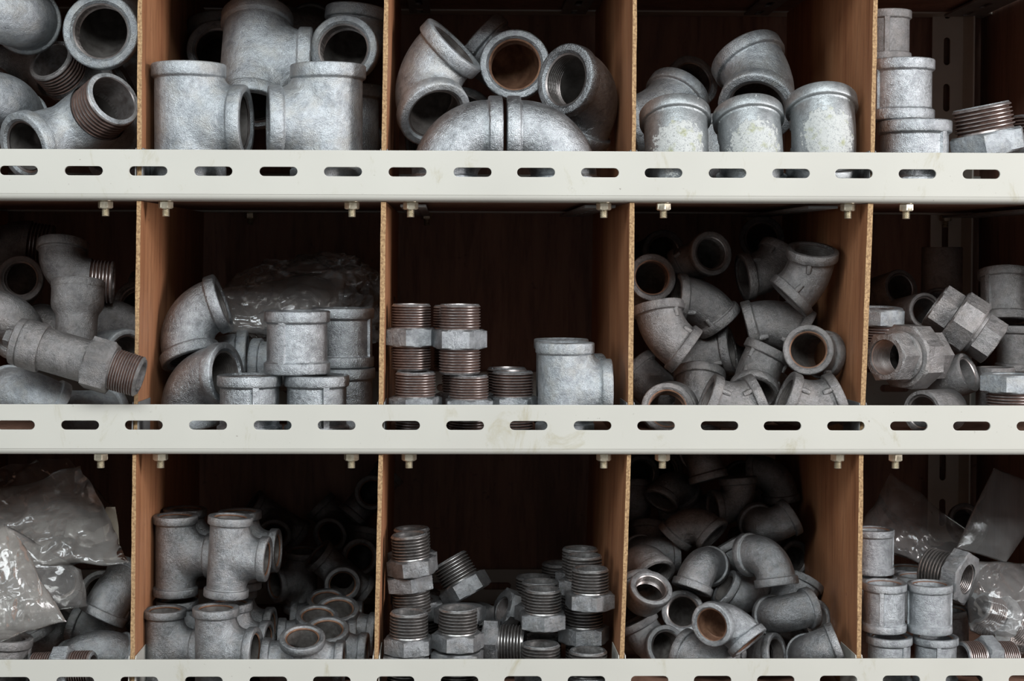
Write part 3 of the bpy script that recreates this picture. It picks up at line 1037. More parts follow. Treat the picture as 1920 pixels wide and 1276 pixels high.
# legs of the unit down to the ground, and the room it stands in
for x in (X0 + 0.004, X1 - 0.044):
    for y in (0.004, BACK - 0.044):
        bm = bmesh.new()
        box(bm, x, x + 0.04, y, y + 0.002, 0.0, rail_z[2] - RAIL_H)
        box(bm, x, x + 0.002, y + 0.002, y + 0.04, 0.0, rail_z[2] - RAIL_H)
        link('leg', to_mesh('leg', bm, [M['post']], 30, 'recalc'), unit)
for nm, b6 in (('floor', (-2.5, 2.5, -3.0, 0.72, -0.05, 0.0)), ('wall_back', (-2.5, 2.5, 0.62, 0.72, 0.0, 2.6))):
    bm = bmesh.new()
    box(bm, *b6)
    o = link(nm, to_mesh(nm, bm, [M['plaster']], 30, 'recalc'))
    o['kind'] = 'structure'

# ------------------------------------------------------------------ polythene bags


def bag_sheet(name, corners, bulge, amp, seed, mat, label, back=0.3, freq=26, n=84, group='polythene bags among the fittings', parts=()):
    """a bag lying in folds: four corners (px, py, Y mm) TL, TR, BR, BL; two films welded round the edge"""
    c = [at(x, y, d * MM) for x, y, d in corners]
    org = sum(c, Vector()) / 4
    bm = bmesh.new()

    def layer(sign, bg):
        g = []
        for j in range(n + 1):
            row = []
            for i in range(n + 1):
                u, v = i / n, j / n
                p = c[0] * (1 - u) * (1 - v) + c[1] * u * (1 - v) + c[2] * u * v + c[3] * (1 - u) * v
                w = (math.sin(PI * u) * math.sin(PI * v)) ** 0.6 if 0 < u < 1 and 0 < v < 1 else 0
                q = p * freq + Vector((seed * 3.1, sign * 5.0, seed))
                r1 = 1 - abs(mnoise.noise(q)) * 2.0
                r2 = 1 - abs(mnoise.noise(q * 2.3 + Vector((9, 2, 4)))) * 2.0
                r3 = mnoise.noise(q * 0.6)
                r4 = 1 - abs(mnoise.noise(q * 4.7 + Vector((1, 8, 2)))) * 2.0
                d = amp * (0.9 * r1 + 0.5 * r2 + 0.22 * r4 + 0.8 * r3)
                ew = min(1.0, 6 * min(u, v, 1 - u, 1 - v) + 0.15)
                p = p + Vector((amp * 0.7 * mnoise.noise(q * 1.3), -sign * (bg * w + d * ew * 0.5 + 0.0012 * min(1, 40 * w)), amp * 0.7 * mnoise.noise(q * 1.3 + Vector((3, 3, 3)))))
                row.append(p - org)
            g.append(row)
        return g
    A, B = layer(1, bulge), layer(-1, bulge * back)
    va = [[bm.verts.new(p) for p in row] for row in A]
    vb = []
    for j in range(n + 1):
        row = []
        for i in range(n + 1):
            row.append(va[j][i] if i in (0, n) or j in (0, n) else bm.verts.new(B[j][i]))
        vb.append(row)
    for g, fl in ((va, False), (vb, True)):
        for j in range(n):
            for i in range(n):
                f = [g[j][i], g[j][i + 1], g[j + 1][i + 1], g[j + 1][i]]
                try:
                    bm.faces.new(f if fl else f[::-1])
                except ValueError:
                    pass
    o = link(name, to_mesh(name, bm, [mat], 70, True), None, org)
    o['label'] = label
    o['category'] = 'plastic bag'
    o['group'] = group
    o['tone'] = (seed * 0.37) % 1
    return o


def bag_mound(name, px, py, Y, rx, ry, rz, seed, mat, label, amp=0.16, group='polythene bags among the fittings', top=None):
    """a filled bag: a sagging heap of film with sharp folds; radii in mm"""
    ctr = at(px, py, Y * MM)
    bm = bmesh.new()
    bmesh.ops.create_icosphere(bm, subdivisions=7, radius=1.0)
    for v in bm.verts:
        p = v.co.copy()
        q = p * 2.0 + Vector((seed * 2.7, seed, -seed))
        r1 = 1 - abs(mnoise.noise(q)) * 2.2
        r2 = 1 - abs(mnoise.noise(q * 2.2 + Vector((4, 7, 1)))) * 2.2
        r3 = mnoise.noise(q * 0.7)
        r4 = 1 - abs(mnoise.noise(q * 4.6 + Vector((2, 5, 8)))) * 2.2
        d = 1 + amp * (0.8 * r1 + 0.45 * r2 + 0.2 * r4 + 0.9 * r3)
        p = Vector((math.copysign(abs(p.x) ** 0.85, p.x), p.y, math.copysign(abs(p.z) ** 0.9, p.z))) * d
        if p.z < -0.55:
            p.z = -0.55 + (p.z + 0.55) * 0.2
        if top:
            p.x += top * max(0, p.z) * 0.5
        v.co = Vector((p.x * rx, p.y * ry, p.z * rz)) * MM
    o = link(name, to_mesh(name, bm, [mat], 70, True), None, ctr)
    o['label'] = label
    o['category'] = 'plastic bag'
    o['group'] = group
    o['tone'] = (seed * 0.37) % 1
    return o

# ------------------------------------------------------------------ the fittings, bin by bin
# top row, far left: street fittings
GROUP[0] = 'street fittings in the far left bin of the top row'
put('elbow', 34, 58, 'o', 44, 29, (-.97, -.2, .1), (.15, .98, 0), 'large round-backed elbow high up, its domed back with a level seam, above the threaded one')
put('elbow', 37, 72, '1', 188, 58, (0, -1, .0), (0, .3, 1), 'large elbow showing a round open mouth beside the divider, topmost of the street fittings')
put('street', 28.5, 46, '1', 94, 112, (-.35, -.75, .5), (.9, -.1, .5), 'street elbow whose threaded end points up at the viewer, cobweb in its mouth')
put('elbow', 34, 62, 'o', 14, 172, (-.85, -.3, -.35), (-.1, .85, -.5), 'large domed elbow with a slanting seam, behind the open-mouthed street tee')
put('street_tee', 34, 26, 'b', 214, 184, (.58, .77, .27), (.68, -.6, .42), 'big street tee lying askew with a rusty threaded branch towards the divider', tone=.9)
put('elbow', 30, 64, '1', 221, 300, (0, -.7, .7), (-.2, .7, .68), 'elbow mouth just peeping over the rail under the street tee')
put('street', 30, 190, 'o', 30, 110, (-.3, -.5, -.6), (.8, .3, .4), 'dark street elbow in the gap between the two domed elbows')
put('elbow', 33, 150, 'o', 232, 190, (.5, .3, .8), (-.7, .5, .3), 'dim elbow behind the threaded branch, close to the divider')

# top row: big tees
GROUP[0] = 'big tees in the top row'
put('tee', 35.7, 42, 'o', 346, 229, (0, 0, 1), (1, -.10, 0), 'big upright tee beside the divider, its branch mouth open towards the middle', tone=.7)
put('tee', 36.5, 46, 'o', 615, 233, (0, 0, 1), (-.97, -.16, 0), 'big tee standing upright with its branch facing its twin, nearer the round elbows', tone=.8)
put('tee', 37, 128, 'o', 477, 117, (0, .48, .88), (1, .02, -.04), 'big tee resting on top of the two front tees, its branch level to one side', tone=.6)
put('elbow', 34.5, 100, '1', 654, 90, (-.13, -.97, .12), (.15, .45, .88), 'big elbow with a rusty round mouth, raised behind the branch-to-branch tees', tone=.2)
put('tee', 33, 215, 'b', 392, 92, (-.1, .2, 1), (.1, -1, 0), 'dark tee behind the topmost tee, only half its round mouth seen', tone=.2)
put('tee', 36, 140, 'o', 650, 256, (0, 0, 1), (0, 1, 0), 'tee squeezed upright between the divider and the front tee', tone=.2)
put('tee', 30, 260, 'o', 578, 72, (1, .1, -.3), (0, 1, .4), 'dim tee lying at the very back above the branches', tone=.1)

# top row: big round elbows
GROUP[0] = 'big round elbows in the top row'
put('elbow', 37, 128, 'o', 764, 158, (.68, -.25, .68), (.45, -.75, -.5), 'big elbow leaning on the divider with both mouths showing, one up and one down', tone=.8)
put('elbow_s', 35.5, 40, '1', 941, 249, (1, 0.02, 0), (0, 0, -1), 'front elbow arching down away from the bin middle, first of the mirrored pair', tone=1.0)
put('elbow_s', 35.5, 40, '1', 950, 249, (-1, 0.02, 0), (0, 0, -1), 'front elbow arching down towards the paint-splashed bin, second of the mirrored pair', tone=.95)
put('elbow_rust', 36, 132, '1', 965, 120, (-.08, -.98, .06), (-.75, .1, .65), 'elbow with a round rusty mouth straight at the viewer, above the mirrored pair', tone=.5)
put('elbow', 33, 190, '1', 868, 208, (.1, -.8, .5), (-.3, .7, -.5), 'dim elbow mouth wedged between the leaning elbow and the front-facing one', tone=.2)
put('elbow_s', 36, 85, '1', 1069, 148, (-.70, -.70, .1), (-.25, .5, -.85), 'elbow lying by the divider with bright threads in its tilted mouth', tone=.2)

# top row: paint-splashed elbows
GROUP[0] = 'paint-splashed elbows in the top row'
put('bend_painted', 34.4, 44, '1', 1265, 216, (0, .5, .87), (0, .26, -.97), 'paint-splashed elbow standing nearest the round-elbow bin, a small white patch low on it', tone=.3)
put('bend_painted', 34.2, 44, '1', 1413, 212, (-.03, .5, .87), (.03, .26, -.97), 'paint-splashed elbow standing in the middle of three, its white patch chipped and greenish', tone=.55)
put('bend_painted', 34.6, 42, '1', 1556, 189, (0, .48, .88), (0, .26, -.97), 'tallest paint-splashed elbow standing at the bin end by the coupling stack', tone=.8)
put('bend_plain', 39, 100, '2', 1418, 204, (-.35, .5, .8), (-.3, -.75, -.55), 'elbow balanced on top of the painted ones, one mouth down at the viewer', tone=.5)
put('bend_plain', 34, 160, '1', 1268, 172, (.5, .5, .7), (-.9, .1, -.1), 'brownish elbow leaning behind the first painted elbow', tone=.4)
put('bend', 30, 265, '1', 1302, 150, (.35, -.85, .3), (-.4, .7, -.5), 'dark elbow mouth at the back above the leaning brownish one', tone=.0)
put('bend', 31, 130, '1', 1343, 244, (.1, .5, .87), (0, .26, -.97), 'elbow showing only a sliver between the two nearest painted elbows', tone=.5)

# top row: couplings
GROUP[0] = 'couplings and bushings at the far end of the top row'
put('coupling', 35.3, 40, 'o', 1714, 292, (0, 0, 1), 0, 'wide short coupling at the bottom of the stack, half hidden by the rail', tone=.9, roll=-52)
put('coupling', 31, 46, 'o', 1691, 170, (0, 0, 1), 0, 'shiny coupling in the middle of the stack of three', tone=1, roll=200)
put('coupling_d', 23.5, 60, 'o', 1659, 69, (0, 0, 1), 0, 'dim narrow coupling on top of the stack of three', tone=.7, roll=-105)
put('bushing_low', 28.5, 48, 'o', 1848, 248, (-.2, -.03, .98), 0, 'big hex bushing tilted on the rail, its rusty thread upward', tone=.6, roll=8)
put('bushing_low', 25, 95, 'o', 1943, 262, (.05, 0, 1), 0, 'hex bushing whose thread just shows at the picture edge behind the tilted one', tone=.6)

# middle row, far left
GROUP[0] = 'mixed dull fittings in the far left bin of the middle row'
put('valve', 23.2, -13, 'o', 142, 671, (.955, -.03, -.275), 0, 'long grey valve fitting with cap, hex collar and threaded end, across the rail', group='', tone=.75, roll=12)
put('elbow', 26, 42, '1', 108, 765, (.75, .4, -.5), (-.6, .75, -.1), 'pale elbow lying along the rail below the long valve fitting', tone=.9)
put('elbow', 24, 56, 'o', 160, 774, (-.85, .5, 0), (.5, .85, 0), 'small pale elbow hump between rail and hex collar of the valve fitting', tone=.7)
put('street', 26, 118, 'o', 112, 537, (1, .12, -.05), (.02, .33, .94), 'street elbow with its plain mouth upward and threaded end to the divider', tone=.1)
put('reducer', 26, 70, 'o', 145, 575, (0, .2, .98), 0, 'stepped reducing coupling standing upright behind the long valve fitting', tone=.35)
put('elbow_d', 24, 150, '1', 37, 522, (.05, -1, .05), (-.6, .3, -.7), 'dull elbow with a dark round mouth at the viewer, left of the upright street elbow', tone=.4)
put('street', 27, 200, 'o', -2, 452, (.97, .1, -.12), (-.2, .2, -1), 'dark street elbow lying on top of the heap, threads pointing to the divider', tone=0)
put('elbow_d', 26, 92, 'o', 44, 588, (-.95, -.2, .05), (.2, .5, -.85), 'dull elbow curving down behind the capped end of the valve fitting', tone=.7)
put('elbow_d', 26, 105, 'o', 224, 590, (.5, .5, -.7), (-.7, .5, -.3), 'dark domed elbow between the reducing coupling and the divider', tone=.2)
put('elbow', 24, 85, '1', 238, 662, (.55, -.6, -.1), (-.7, -.3, -.3), 'elbow mouth with fine threads above the valve fitting threaded end', tone=.4)
put('elbow_d', 25, 170, '1', 258, 568, (.1, -.9, .3), (.3, .3, .9), 'dark elbow mouth cut off by the divider, deep in the heap', tone=0)
put('elbow_d', 25, 140, 'o', 95, 605, (.6, .2, -.7), (-.6, .6, .1), 'dim elbow filling the gap behind the upright reducing coupling', tone=.1)

# middle row: couplings and elbows
GROUP[0] = 'couplings and elbows in the middle row'
put('elbow_s', 29.5, 72, 'o', 336, 608, (.94, 0, .33), (.02, -.3, -.95), 'shiny elbow leaning on the divider, one mouth up towards the bag', tone=.6)
put('elbow_s', 31.5, 40, '1', 422, 702, (.9, -.42, .1), (0, .1, -.98), 'elbow at the rail below the shiny leaning one, threads visible in its mouth', tone=.8)
put('coupling', 31.3, 40, 'o', 468, 760, (0, 0, 1), 0, 'bottom coupling next to the elbow, behind the rail', tone=.8, roll=-72)
put('coupling', 31.3, 40, 'o', 594, 760, (0, 0, 1), 0, 'bottom coupling at the middle of the front row, behind the rail', tone=.75, roll=-68)
put('coupling', 32, 47, 'o', 557, 641, (0, 0, 1), 0, 'brightest coupling set on top of the two bottom ones', tone=.95, roll=-114)
put('coupling', 31.3, 108, 'o', 643, 632, (0, 0, 1), 0, 'upper coupling of the rear stack, by the bin end', tone=.7, roll=-20)
put('coupling', 31.3, 104, 'o', 645, 744, (0, 0, 1), 0, 'lower coupling of the rear stack, under the upper one', tone=.6, roll=-140)
put('elbow', 29, 140, '1', 464, 672, (1, .05, 0), (-.1, .5, -.9), 'dark elbow seen edge-on in the gap behind the coupling pile', tone=.2)
put('elbow', 28, 165, '1', 473, 684, (-1, .1, 0), (.1, .9, -.2), 'second dark edge-on elbow deeper in the gap behind the couplings', tone=.1)
put('elbow_d', 27, 225, '1', 562, 578, (-.02, -.93, .3), (.2, .4, .9), 'elbow wrapped inside the clear bag, its round mouth against the film', tone=1)
put('elbow_d', 27, 250, '1', 655, 540, (.3, -.85, .4), (.5, .5, .5), 'second elbow inside the clear bag, nearly lost in shadow', tone=.3)
bag_mound('plastic_bag', 580, 585, 245, 80, 50, 56, 3, M['film'], 'clear crumpled bag with elbows in it, behind the couplings', 0.13)
bag_sheet('plastic_bag', [(402, 548, 190), (650, 500, 215), (640, 645, 185), (425, 622, 165)], 0.014, 0.006, 9, M['film'], 'flat folded end of clear bag between shiny elbow and brightest coupling')

# middle row: rusty nipples and one tee
GROUP[0] = 'hex nipples in the middle row'
put('nipple', 19.2, 46, 'o', 771, 635, (0, 0, 1), 0, 'upper nipple of the stack against the divider', tone=.6, roll=20)
put('nipple', 20.2, 40, 'o', 862, 635, (0, 0, 1), 0, 'upper nipple of the second stack, its hex corner at the viewer', tone=.9, roll=50)
put('nipple', 19.2, 92, 'o', 848, 632, (0, 0, 1), 0, 'nipple standing right behind the upper nipple of the second stack', tone=.2, roll=0)
put('nipple', 19.7, 36, 'o', 779, 760, (0, 0, 1), 0, 'lower nipple of the stack against the divider, hex at the rail', tone=.6, roll=10)
put('nipple', 19.2, 38, 'o', 879, 764, (0, 0, 1), 0, 'lower nipple of the second stack, hex just under the rail edge', tone=.7, roll=35)
put('nipple', 19.2, 92, 'o', 864, 752, (0, 0, 1), 0, 'nipple hidden behind the lower nipple of the second stack', tone=.3, roll=0)
put('nipple', 20.2, 36, 'o', 961, 764, (0, 0, 1), 0, 'single nipple next to the tee, nothing stacked on it', tone=.7, roll=0)
put('nipple', 20, 92, 'o', 950, 751, (0, 0, 1), 0, 'nipple right behind the unstacked one, only its bright rim above it', tone=.9, roll=20)
GROUP[0] = 'bright tees among the nipples'
put('tee', 28.5, 40, 'o', 1059, 727, (0, 0, 1), (1, -.02, 0), 'bright tee standing alone at the rail, its branch to the divider', tone=1)
put('tee', 27.5, 108, 'o', 1052, 714, (0, 0, 1), (1, .2, 0), 'tee tucked behind the bright one, only rim and branch edge showing', tone=.4)

# middle row: dull elbow pile
GROUP[0] = 'dull forty-five degree elbows piled in the middle row'
put('bend_d', 23, 135, '1', 1335, 474, (.3, -.93, .15), (-.6, .7, -.4), 'dull elbow near the top of the pile with a purplish round mouth at the viewer', tone=.6)
put('bend_rust', 25, 150, '1', 1227, 519, (.1, -.97, .2), (-.1, .9, -.45), 'dull elbow with a round mouth, half cut off by the nipple-side divider', tone=.5)
put('bend_d', 26, 78, '1', 1232, 570, (-.15, .25, .95), (.8, -.1, -.6), 'dull elbow at the nipple-side divider, bending from top to lower middle', tone=.5)
put('bend_d', 26, 152, '1', 1277, 562, (-.97, -.1, .1), (.75, .1, -.65), 'dull elbow lying in mid pile, below the purplish round mouth', tone=.4)
put('bend_d', 26.5, 92, 'o', 1456, 600, (-.93, .15, -.25), (.8, -.15, -.6), 'smooth grey elbow arched across the middle above the rusty-mouthed one', tone=.9)
put('bend_d', 25, 172, '1', 1468, 470, (.55, .25, .78), (-.85, -.2, -.5), 'dull elbow leaning at the back with a dark threaded mouth down', tone=.2)
put('bend_d', 26, 84, '1', 1541, 467, (.04, -.33, .94), (-.62, .1, -.8), 'dull elbow standing tall by the union-side divider, mouth upward', tone=.3)
put('bend_rust', 24.5, 44, '1', 1533, 655, (-.2, -.95, .15), (.55, .75, -.15), 'dull elbow with a rust-ringed mouth straight ahead, by the union-side divider', tone=.9)
put('bend_d', 24.5, 58, '1', 1444, 652, (.45, .05, .88), (-.3, -.65, -.7), 'pale elbow in front centre with a chipped band, mouth down over the rail', tone=1)
put('bend_d', 25, 112, '1', 1374, 656, (.9, -.33, .2), (-.7, .2, -.65), 'dull elbow in mid pile with its dark mouth towards the pale one', tone=.6)
put('bend_d', 25.5, 72, '1', 1312, 697, (.1, .5, .85), (-.1, .25, -.97), 'stubby-looking elbow with a domed band, behind the rail-level mouth', tone=.8)
put('bend_rust', 25.5, 34, '1', 1252, 764, (-.05, -.93, .35), (.4, .9, .2), 'elbow at rail level with its rusty mouth half sunk behind the rail', tone=.7)
put('bend_d', 25.5, 38, 'o', 1379, 767, (-.92, 0, .38), (.92, 0, .38), 'saddle-shaped elbow lying along the rail, middle of the bin', tone=.9)
put('bend_d', 26, 38, 'o', 1533, 765, (-.92, 0, .40), (.92, 0, .36), 'saddle-shaped elbow lying along the rail under the rust-ringed one', tone=.8)
put('bend_d', 25, 300, '1', 1443, 446, (-.2, -.95, .1), (.3, .8, -.5), 'shadowed elbow mouth at the very back, top middle of the dull pile', tone=0)
put('bend_d', 25, 285, '1', 1245, 472, (.2, -.95, .1), (-.7, .6, -.4), 'shadowed elbow mouth at the back by the nipple-side divider', tone=0)
put('bend_d', 25, 300, '1', 1528, 432, (.3, .2, .9), (-.5, .3, -.8), 'shadowed elbow at the very back above the tall standing one', tone=0)
put('bend_d', 25, 150, 'o', 1206, 724, (-.6, .3, .6), (.7, .4, -.6), 'shadowed elbow low down by the nipple-side divider', tone=.1)
put('bend_d', 24, 190, '1', 1486, 570, (-.2, .2, .95), (.2, .5, -.8), 'small visible end of an elbow behind the arched smooth one', tone=.5)
put('bend_d', 25, 140, 'o', 1345, 665, (-.6, .3, .6), (.7, .4, -.6), 'shadowed elbow under the one lying in mid pile', tone=.2)
put('bend_d', 25, 120, 'o', 1448, 735, (-.6, .3, .6), (.7, .4, -.4), 'shadowed elbow low behind the pale front-centre one', tone=.3)
put('bend_d', 25, 210, 'o', 1290, 555, (-.6, .3, .6), (.7, .4, -.6), 'shadowed elbow between the two round mouths of the dull pile', tone=.1)

# middle row, far right: unions and sleeves
GROUP[0] = 'unions and sleeves at the far end of the middle row'
put('union', 33, 48, 'o', 1707, 668, (-.80, -.60, .02), 0, 'large union with its hexagonal mouth facing the divider and an eight-sided nut', tone=.95, roll=12)
put('union', 30.5, 84, 'o', 1806, 606, (.80, -.22, -.56), 0, 'second union lying slanted behind, showing only flat block-like faces', tone=.9, roll=-10)
put('sleeve', 20, 52, '1', 1817, 697, (.68, -.62, .38), 0, 'plain sleeve tilted against the large union, threads in its mouth', tone=.5)
put('sleeve', 21, 26, '1', 1728, 772, (-.75, -.65, .02), 0, 'plain sleeve lying along the rail below the large union', tone=.6)
put('coupling_d', 22, 95, 'o', 1908, 652, (0, 0, 1), 0, 'upright ribbed coupling at the picture edge, middle row', tone=.8, roll=-70)
put('sleeve', 18.5, 72, 'o', 1866, 728, (0, 0, 1), 0, 'upright sleeve with its mouth up, between tilted sleeve and picture edge', tone=.5)
put('bushing_low', 22, 34, 'o', 1893, 734, (0, 0, -1), 0, 'hexagon of an upturned bushing at rail level, picture edge', tone=1, roll=25)
put('coupling_d', 26, 110, 'o', 1884, 563, (.05, .25, .96), 0, 'stout coupling standing at the back near the picture edge', tone=.35, roll=-150)
put('sleeve', 22, 250, 'o', 1766, 506, (0, 0, 1), 0, 'shadowed upright coupling standing before the slotted rear post', tone=.2)
put('sleeve', 21, 200, '1', 1773, 552, (0, -.35, .93), 0, 'shadowed sleeve whose mouth shows above the slanted union', tone=.4)
put('sleeve', 20, 165, '1', 1736, 583, (.25, -.9, .15), 0, 'shadowed sleeve with a round mouth beside the slanted union', tone=.3)
put('bushing_low', 21, 112, 'o', 1646, 607, (0, .08, -1), 0, 'upturned bushing whose flat hex shows by the divider, behind the large union', tone=.6, roll=40)
put('sleeve', 21, 240, '1', 1690, 540, (.3, -.9, .2), 0, 'darkest sleeve mouth far back beside the divider', tone=0)

# bottom row, far left: bag and loose fittings
GROUP[0] = 'loose fittings under the big polythene bag'
put('bend_g', 24, 62, '1', 206, 1158, (-.42, -.2, -.88), (.45, .5, .7), 'bright elbow leaning on the divider below the bag, band downward', tone=.8)
put('bend_g', 24, 92, '1', 143, 1160, (-.85, .2, .3), (.6, .1, -.75), 'elbow partly under the flap of the bag, next to the bright leaning one', tone=.4)
put('elbow_g', 23.5, 52, 'o', 193, 1209, (-.66, .42, -.62), (.5, .6, -.62), 'pale round elbow back at the rail by the divider', tone=1)
put('elbow_g', 24, 130, '1', 190, 1112, (0, -.9, .3), (.3, .7, -.5), 'dark open mouth under the point of the bag', tone=.2)
put('nipple', 18, 26, 'o', 118, 1256, (.97, -.1, .06), 0, 'nipple lying along the rail, only its upper threads showing', tone=.9)
put('elbow_g', 24, 78, 'o', 84, 1206, (-.9, .2, -.1), (.2, .95, .1), 'elbow lying under the flap of the bag, behind the lying nipple', tone=.5)
put('coupling_d', 25, 36, 'o', 8, 1247, (.1, 0, 1), 0, 'pale band of a coupling at the rail under the bag, picture edge', tone=1)
put('elbow_g', 20, 92, '1', 112, 1106, (.35, -.85, .1), (-.7, .3, -.6), 'elbow wrapped in the bag, its mouth pressing on the film', tone=1)
put('elbow_g', 25, 80, 'o', 30, 1130, (-.6, -.6, -.3), (.5, .3, -.6), 'elbow deep inside the bright flap of the bag', tone=1)
put('elbow_g', 26, 170, 'o', 90, 1000, (-.6, .4, -.3), (.6, .6, -.2), 'vague elbow shape high inside the big bag', tone=.8)
bag_sheet('plastic_bag', [(-60, 935, 150), (150, 872, 165), (243, 1052, 62), (-30, 1075, 70)], 0.030, 0.011, 4, M['film_thick'], 'big crumpled bag draped over the fittings, corner pointing to the divider', 0.2)
bag_sheet('plastic_bag', [(-60, 1000, 60), (22, 994, 58), (126, 1165, 34), (-50, 1215, 30)], 0.016, 0.008, 6, M['film_thick'], 'bright folded flap of bag hanging over the rail-side fittings', 0.2)
bag_sheet('plastic_bag', [(8, 982, 72), (152, 1066, 66), (160, 1132, 66), (62, 1152, 60)], 0.012, 0.005, 21, M['film'], 'part-open bag pulled tight over a round elbow mouth, beside the bright flap', 0.2)
bag_sheet('plastic_bag', [(-40, 880, 220), (120, 862, 230), (225, 960, 190), (0, 1000, 190)], 0.03, 0.012, 8, M['film'], 'dim rear bag under the shelf above, behind the big crumpled one', 0.3)
cb = bpy.data.meshes.new('cardboard_scrap')
bm = bmesh.new()
pts = [(184, 955), (196, 957), (199, 950), (216, 950), (222, 985), (224, 1030), (208, 1060), (196, 1000)]
f_ = [bm.verts.new(at(x, y, 0.132)) for x, y in pts]
b_ = [bm.verts.new(at(x, y, 0.132) + Vector((0, 0.0012, 0))) for x, y in pts]
for i in range(len(pts)):
    j = (i + 1) % len(pts)
    bm.faces.new((f_[i], f_[j], b_[j], b_[i]))
bm.faces.new(f_)
bm.faces.new(b_[::-1])
o = link('cardboard_scrap', to_mesh('cardboard_scrap', bm, [M['card']], 30, 'recalc'))
o['label'] = 'torn beige scrap of cardboard sticking out behind the big bag'
o['category'] = 'cardboard'

# bottom row: small tees
GROUP[0] = 'small tees in the bottom row'
put('tee_long', 20.6, 28, 'o', 305, 1213, (0, 0, 1), (1, -.16, 0), 'front lower tee beside the bag-side divider, branch towards its neighbour', tone=.7)
put('tee_long', 21, 80, 'o', 321, 1198, (0, 0, 1), (1, -.1, 0), 'lower tee standing just behind the one beside the bag-side divider', tone=.4)
put('tee_long', 22.4, 24, 'o', 405, 1216, (0, 0, 1), (1, -.2, 0), 'front lower tee second from the bag-side divider', tone=.9)
put('tee_long', 22, 75, 'o', 428, 1202, (0, 0, 1), (1, -.15, 0), 'lower tee directly behind the second front one, rusty rim', tone=.5)
put('tee_long', 22, 128, 'o', 445, 1184, (0, 0, 1), (1, -.1, 0), 'third lower tee in file behind the second front one', tone=.2)
put('tee_long', 22, 76, 'o', 329, 1040, (0, 0, 1), (1, -.1, 0), 'upper tee by the bag-side divider, standing on the lower tees', tone=.7)
put('tee_long', 22, 124, 'o', 347, 1025, (0, 0, 1), (1, -.05, 0), 'upper tee hiding behind the one by the bag-side divider', tone=.3)
put('tee_long', 22, 62, 'o', 428, 1042, (.06, 0, 1), (1, -.1, -.03), 'upper tee in the middle, shiniest and leaning a little', tone=1)
put('tee_long', 22, 114, 'o', 446, 1030, (0, 0, 1), (1, -.1, 0), 'upper tee behind the shiniest one, its branch mouth showing past it', tone=.5)
put('tee_low', 22, 26, 'b', 555, 1193, (1, -.05, -.02), (0, -.37, .93), 'tee lying at the rail with its rusty branch mouth upward, foremost of the lying ones', tone=1)
put('tee_low', 22, 66, 'b', 613, 1177, (1, -.08, -.04), (.02, -.37, .93), 'lying tee with mouth up, right behind the foremost lying one', tone=.9)
put('tee_low', 22, 104, 'b', 595, 1152, (1, .05, -.02), (0, -.3, .95), 'lying tee whose mouth peeps between the two nearest upturned mouths', tone=.6)
put('tee_low', 22, 112, 'b', 633, 1142, (1, -.12, -.06), (.02, -.4, .92), 'lying tee with its upturned mouth nearest the bushing-side divider', tone=.6)
put('tee_low', 21, 165, 'b', 612, 1120, (1, 0, 0), (0, -.3, .95), 'farthest lying tee with an upturned mouth, dim', tone=.2)
put('tee_long', 20, 320, 'o', 566, 1088, (.04, -.1, 1), (-.82, -.57, 0), 'dark tee standing at the back with its mouth to one side', tone=.8)
put('tee_long', 20, 290, 'o', 638, 1075, (.72, .2, -.66), (.3, -.9, -.3), 'dark tee tumbled at the back beside the standing one', tone=.7)
put('tee_long', 20, 315, 'b', 618, 1003, (.6, -.1, -.6), (-.55, -.8, .2), 'dark tee high at the back, its oval mouth turned aside', tone=.7)
put('tee_long', 20.5, 270, 'b', 684, 1043, (.2, .3, .9), (-.12, -.98, .05), 'dark tee with a round glinting mouth against the bushing-side divider', tone=.9)
put('tee_long', 20, 345, 'b', 694, 934, (.6, .2, .7), (-.1, -.98, 0), 'topmost dark tee in the back corner by the bushing-side divider', tone=.8)
put('tee_long', 20, 360, 'b', 514, 1003, (.7, .2, -.5), (-.35, -.9, 0), 'dark tee at the back seen past the branch of the shiniest one', tone=.5)

# bottom row: hex bushings
GROUP[0] = 'hex bushings in the bottom row'
put('bushing', 18.7, 30, 'o', 755, 1196, (0, 0, 1), 0, 'front bushing thread-up beside the tee-side divider', tone=.6, roll=20)
put('bushing', 18.7, 30, 'o', 758, 1259, (0, 0, -1), 0, 'upturned bushing under the front one beside the tee-side divider', tone=.7, roll=0)
put('bushing', 18.7, 30, 'o', 841, 1198, (0, 0, 1), 0, 'front bushing thread-up, second from the tee-side divider', tone=.7, roll=5)
put('bushing', 19.5, 30, 'o', 857, 1259, (0, 0, -1), 0, 'upturned bushing under the second front one', tone=.8, roll=15)
put('bushing', 18.7, 68, 'o', 764, 1045, (-.1, -.02, .99), 0, 'topmost bushing of the tall stack by the tee-side divider, leaning', tone=.4, roll=10)
put('bushing', 18.7, 74, 'o', 766, 1098, (.1, 0, -.99), 0, 'upturned bushing second from top in the tall leaning stack', tone=.6, roll=25)
put('bushing', 21, 80, 'o', 783, 1156, (0, 0, -1), 0, 'upturned bushing at the foot of the tall leaning stack', tone=.7, roll=0)
put('bushing', 18.7, 122, 'o', 773, 1040, (-.03, 0, 1), 0, 'bushing standing behind the topmost one of the tall stack', tone=.3, roll=0)
put('bushing', 18.7, 128, 'o', 779, 1105, (0, 0, 1), 0, 'bushing half hidden behind the middle of the tall stack by the tee-side divider', tone=.3, roll=0)
put('bushing', 19.5, 88, 'o', 848, 1102, (-.5, .2, .84), 0, 'tilted bushing leaning on the tall stack, hexagon down at the viewer', tone=.6, roll=10)
put('bushing', 19, 66, 'o', 874, 1167, (.03, -.05, -1), 0, 'upturned bushing with its hole in view, behind the second front one', tone=.9, roll=0)
put('bushing', 19, 118, 'o', 880, 1158, (0, 0, -1), 0, 'bushing behind the holed upturned one, below the tilted bushing', tone=.5, roll=20)
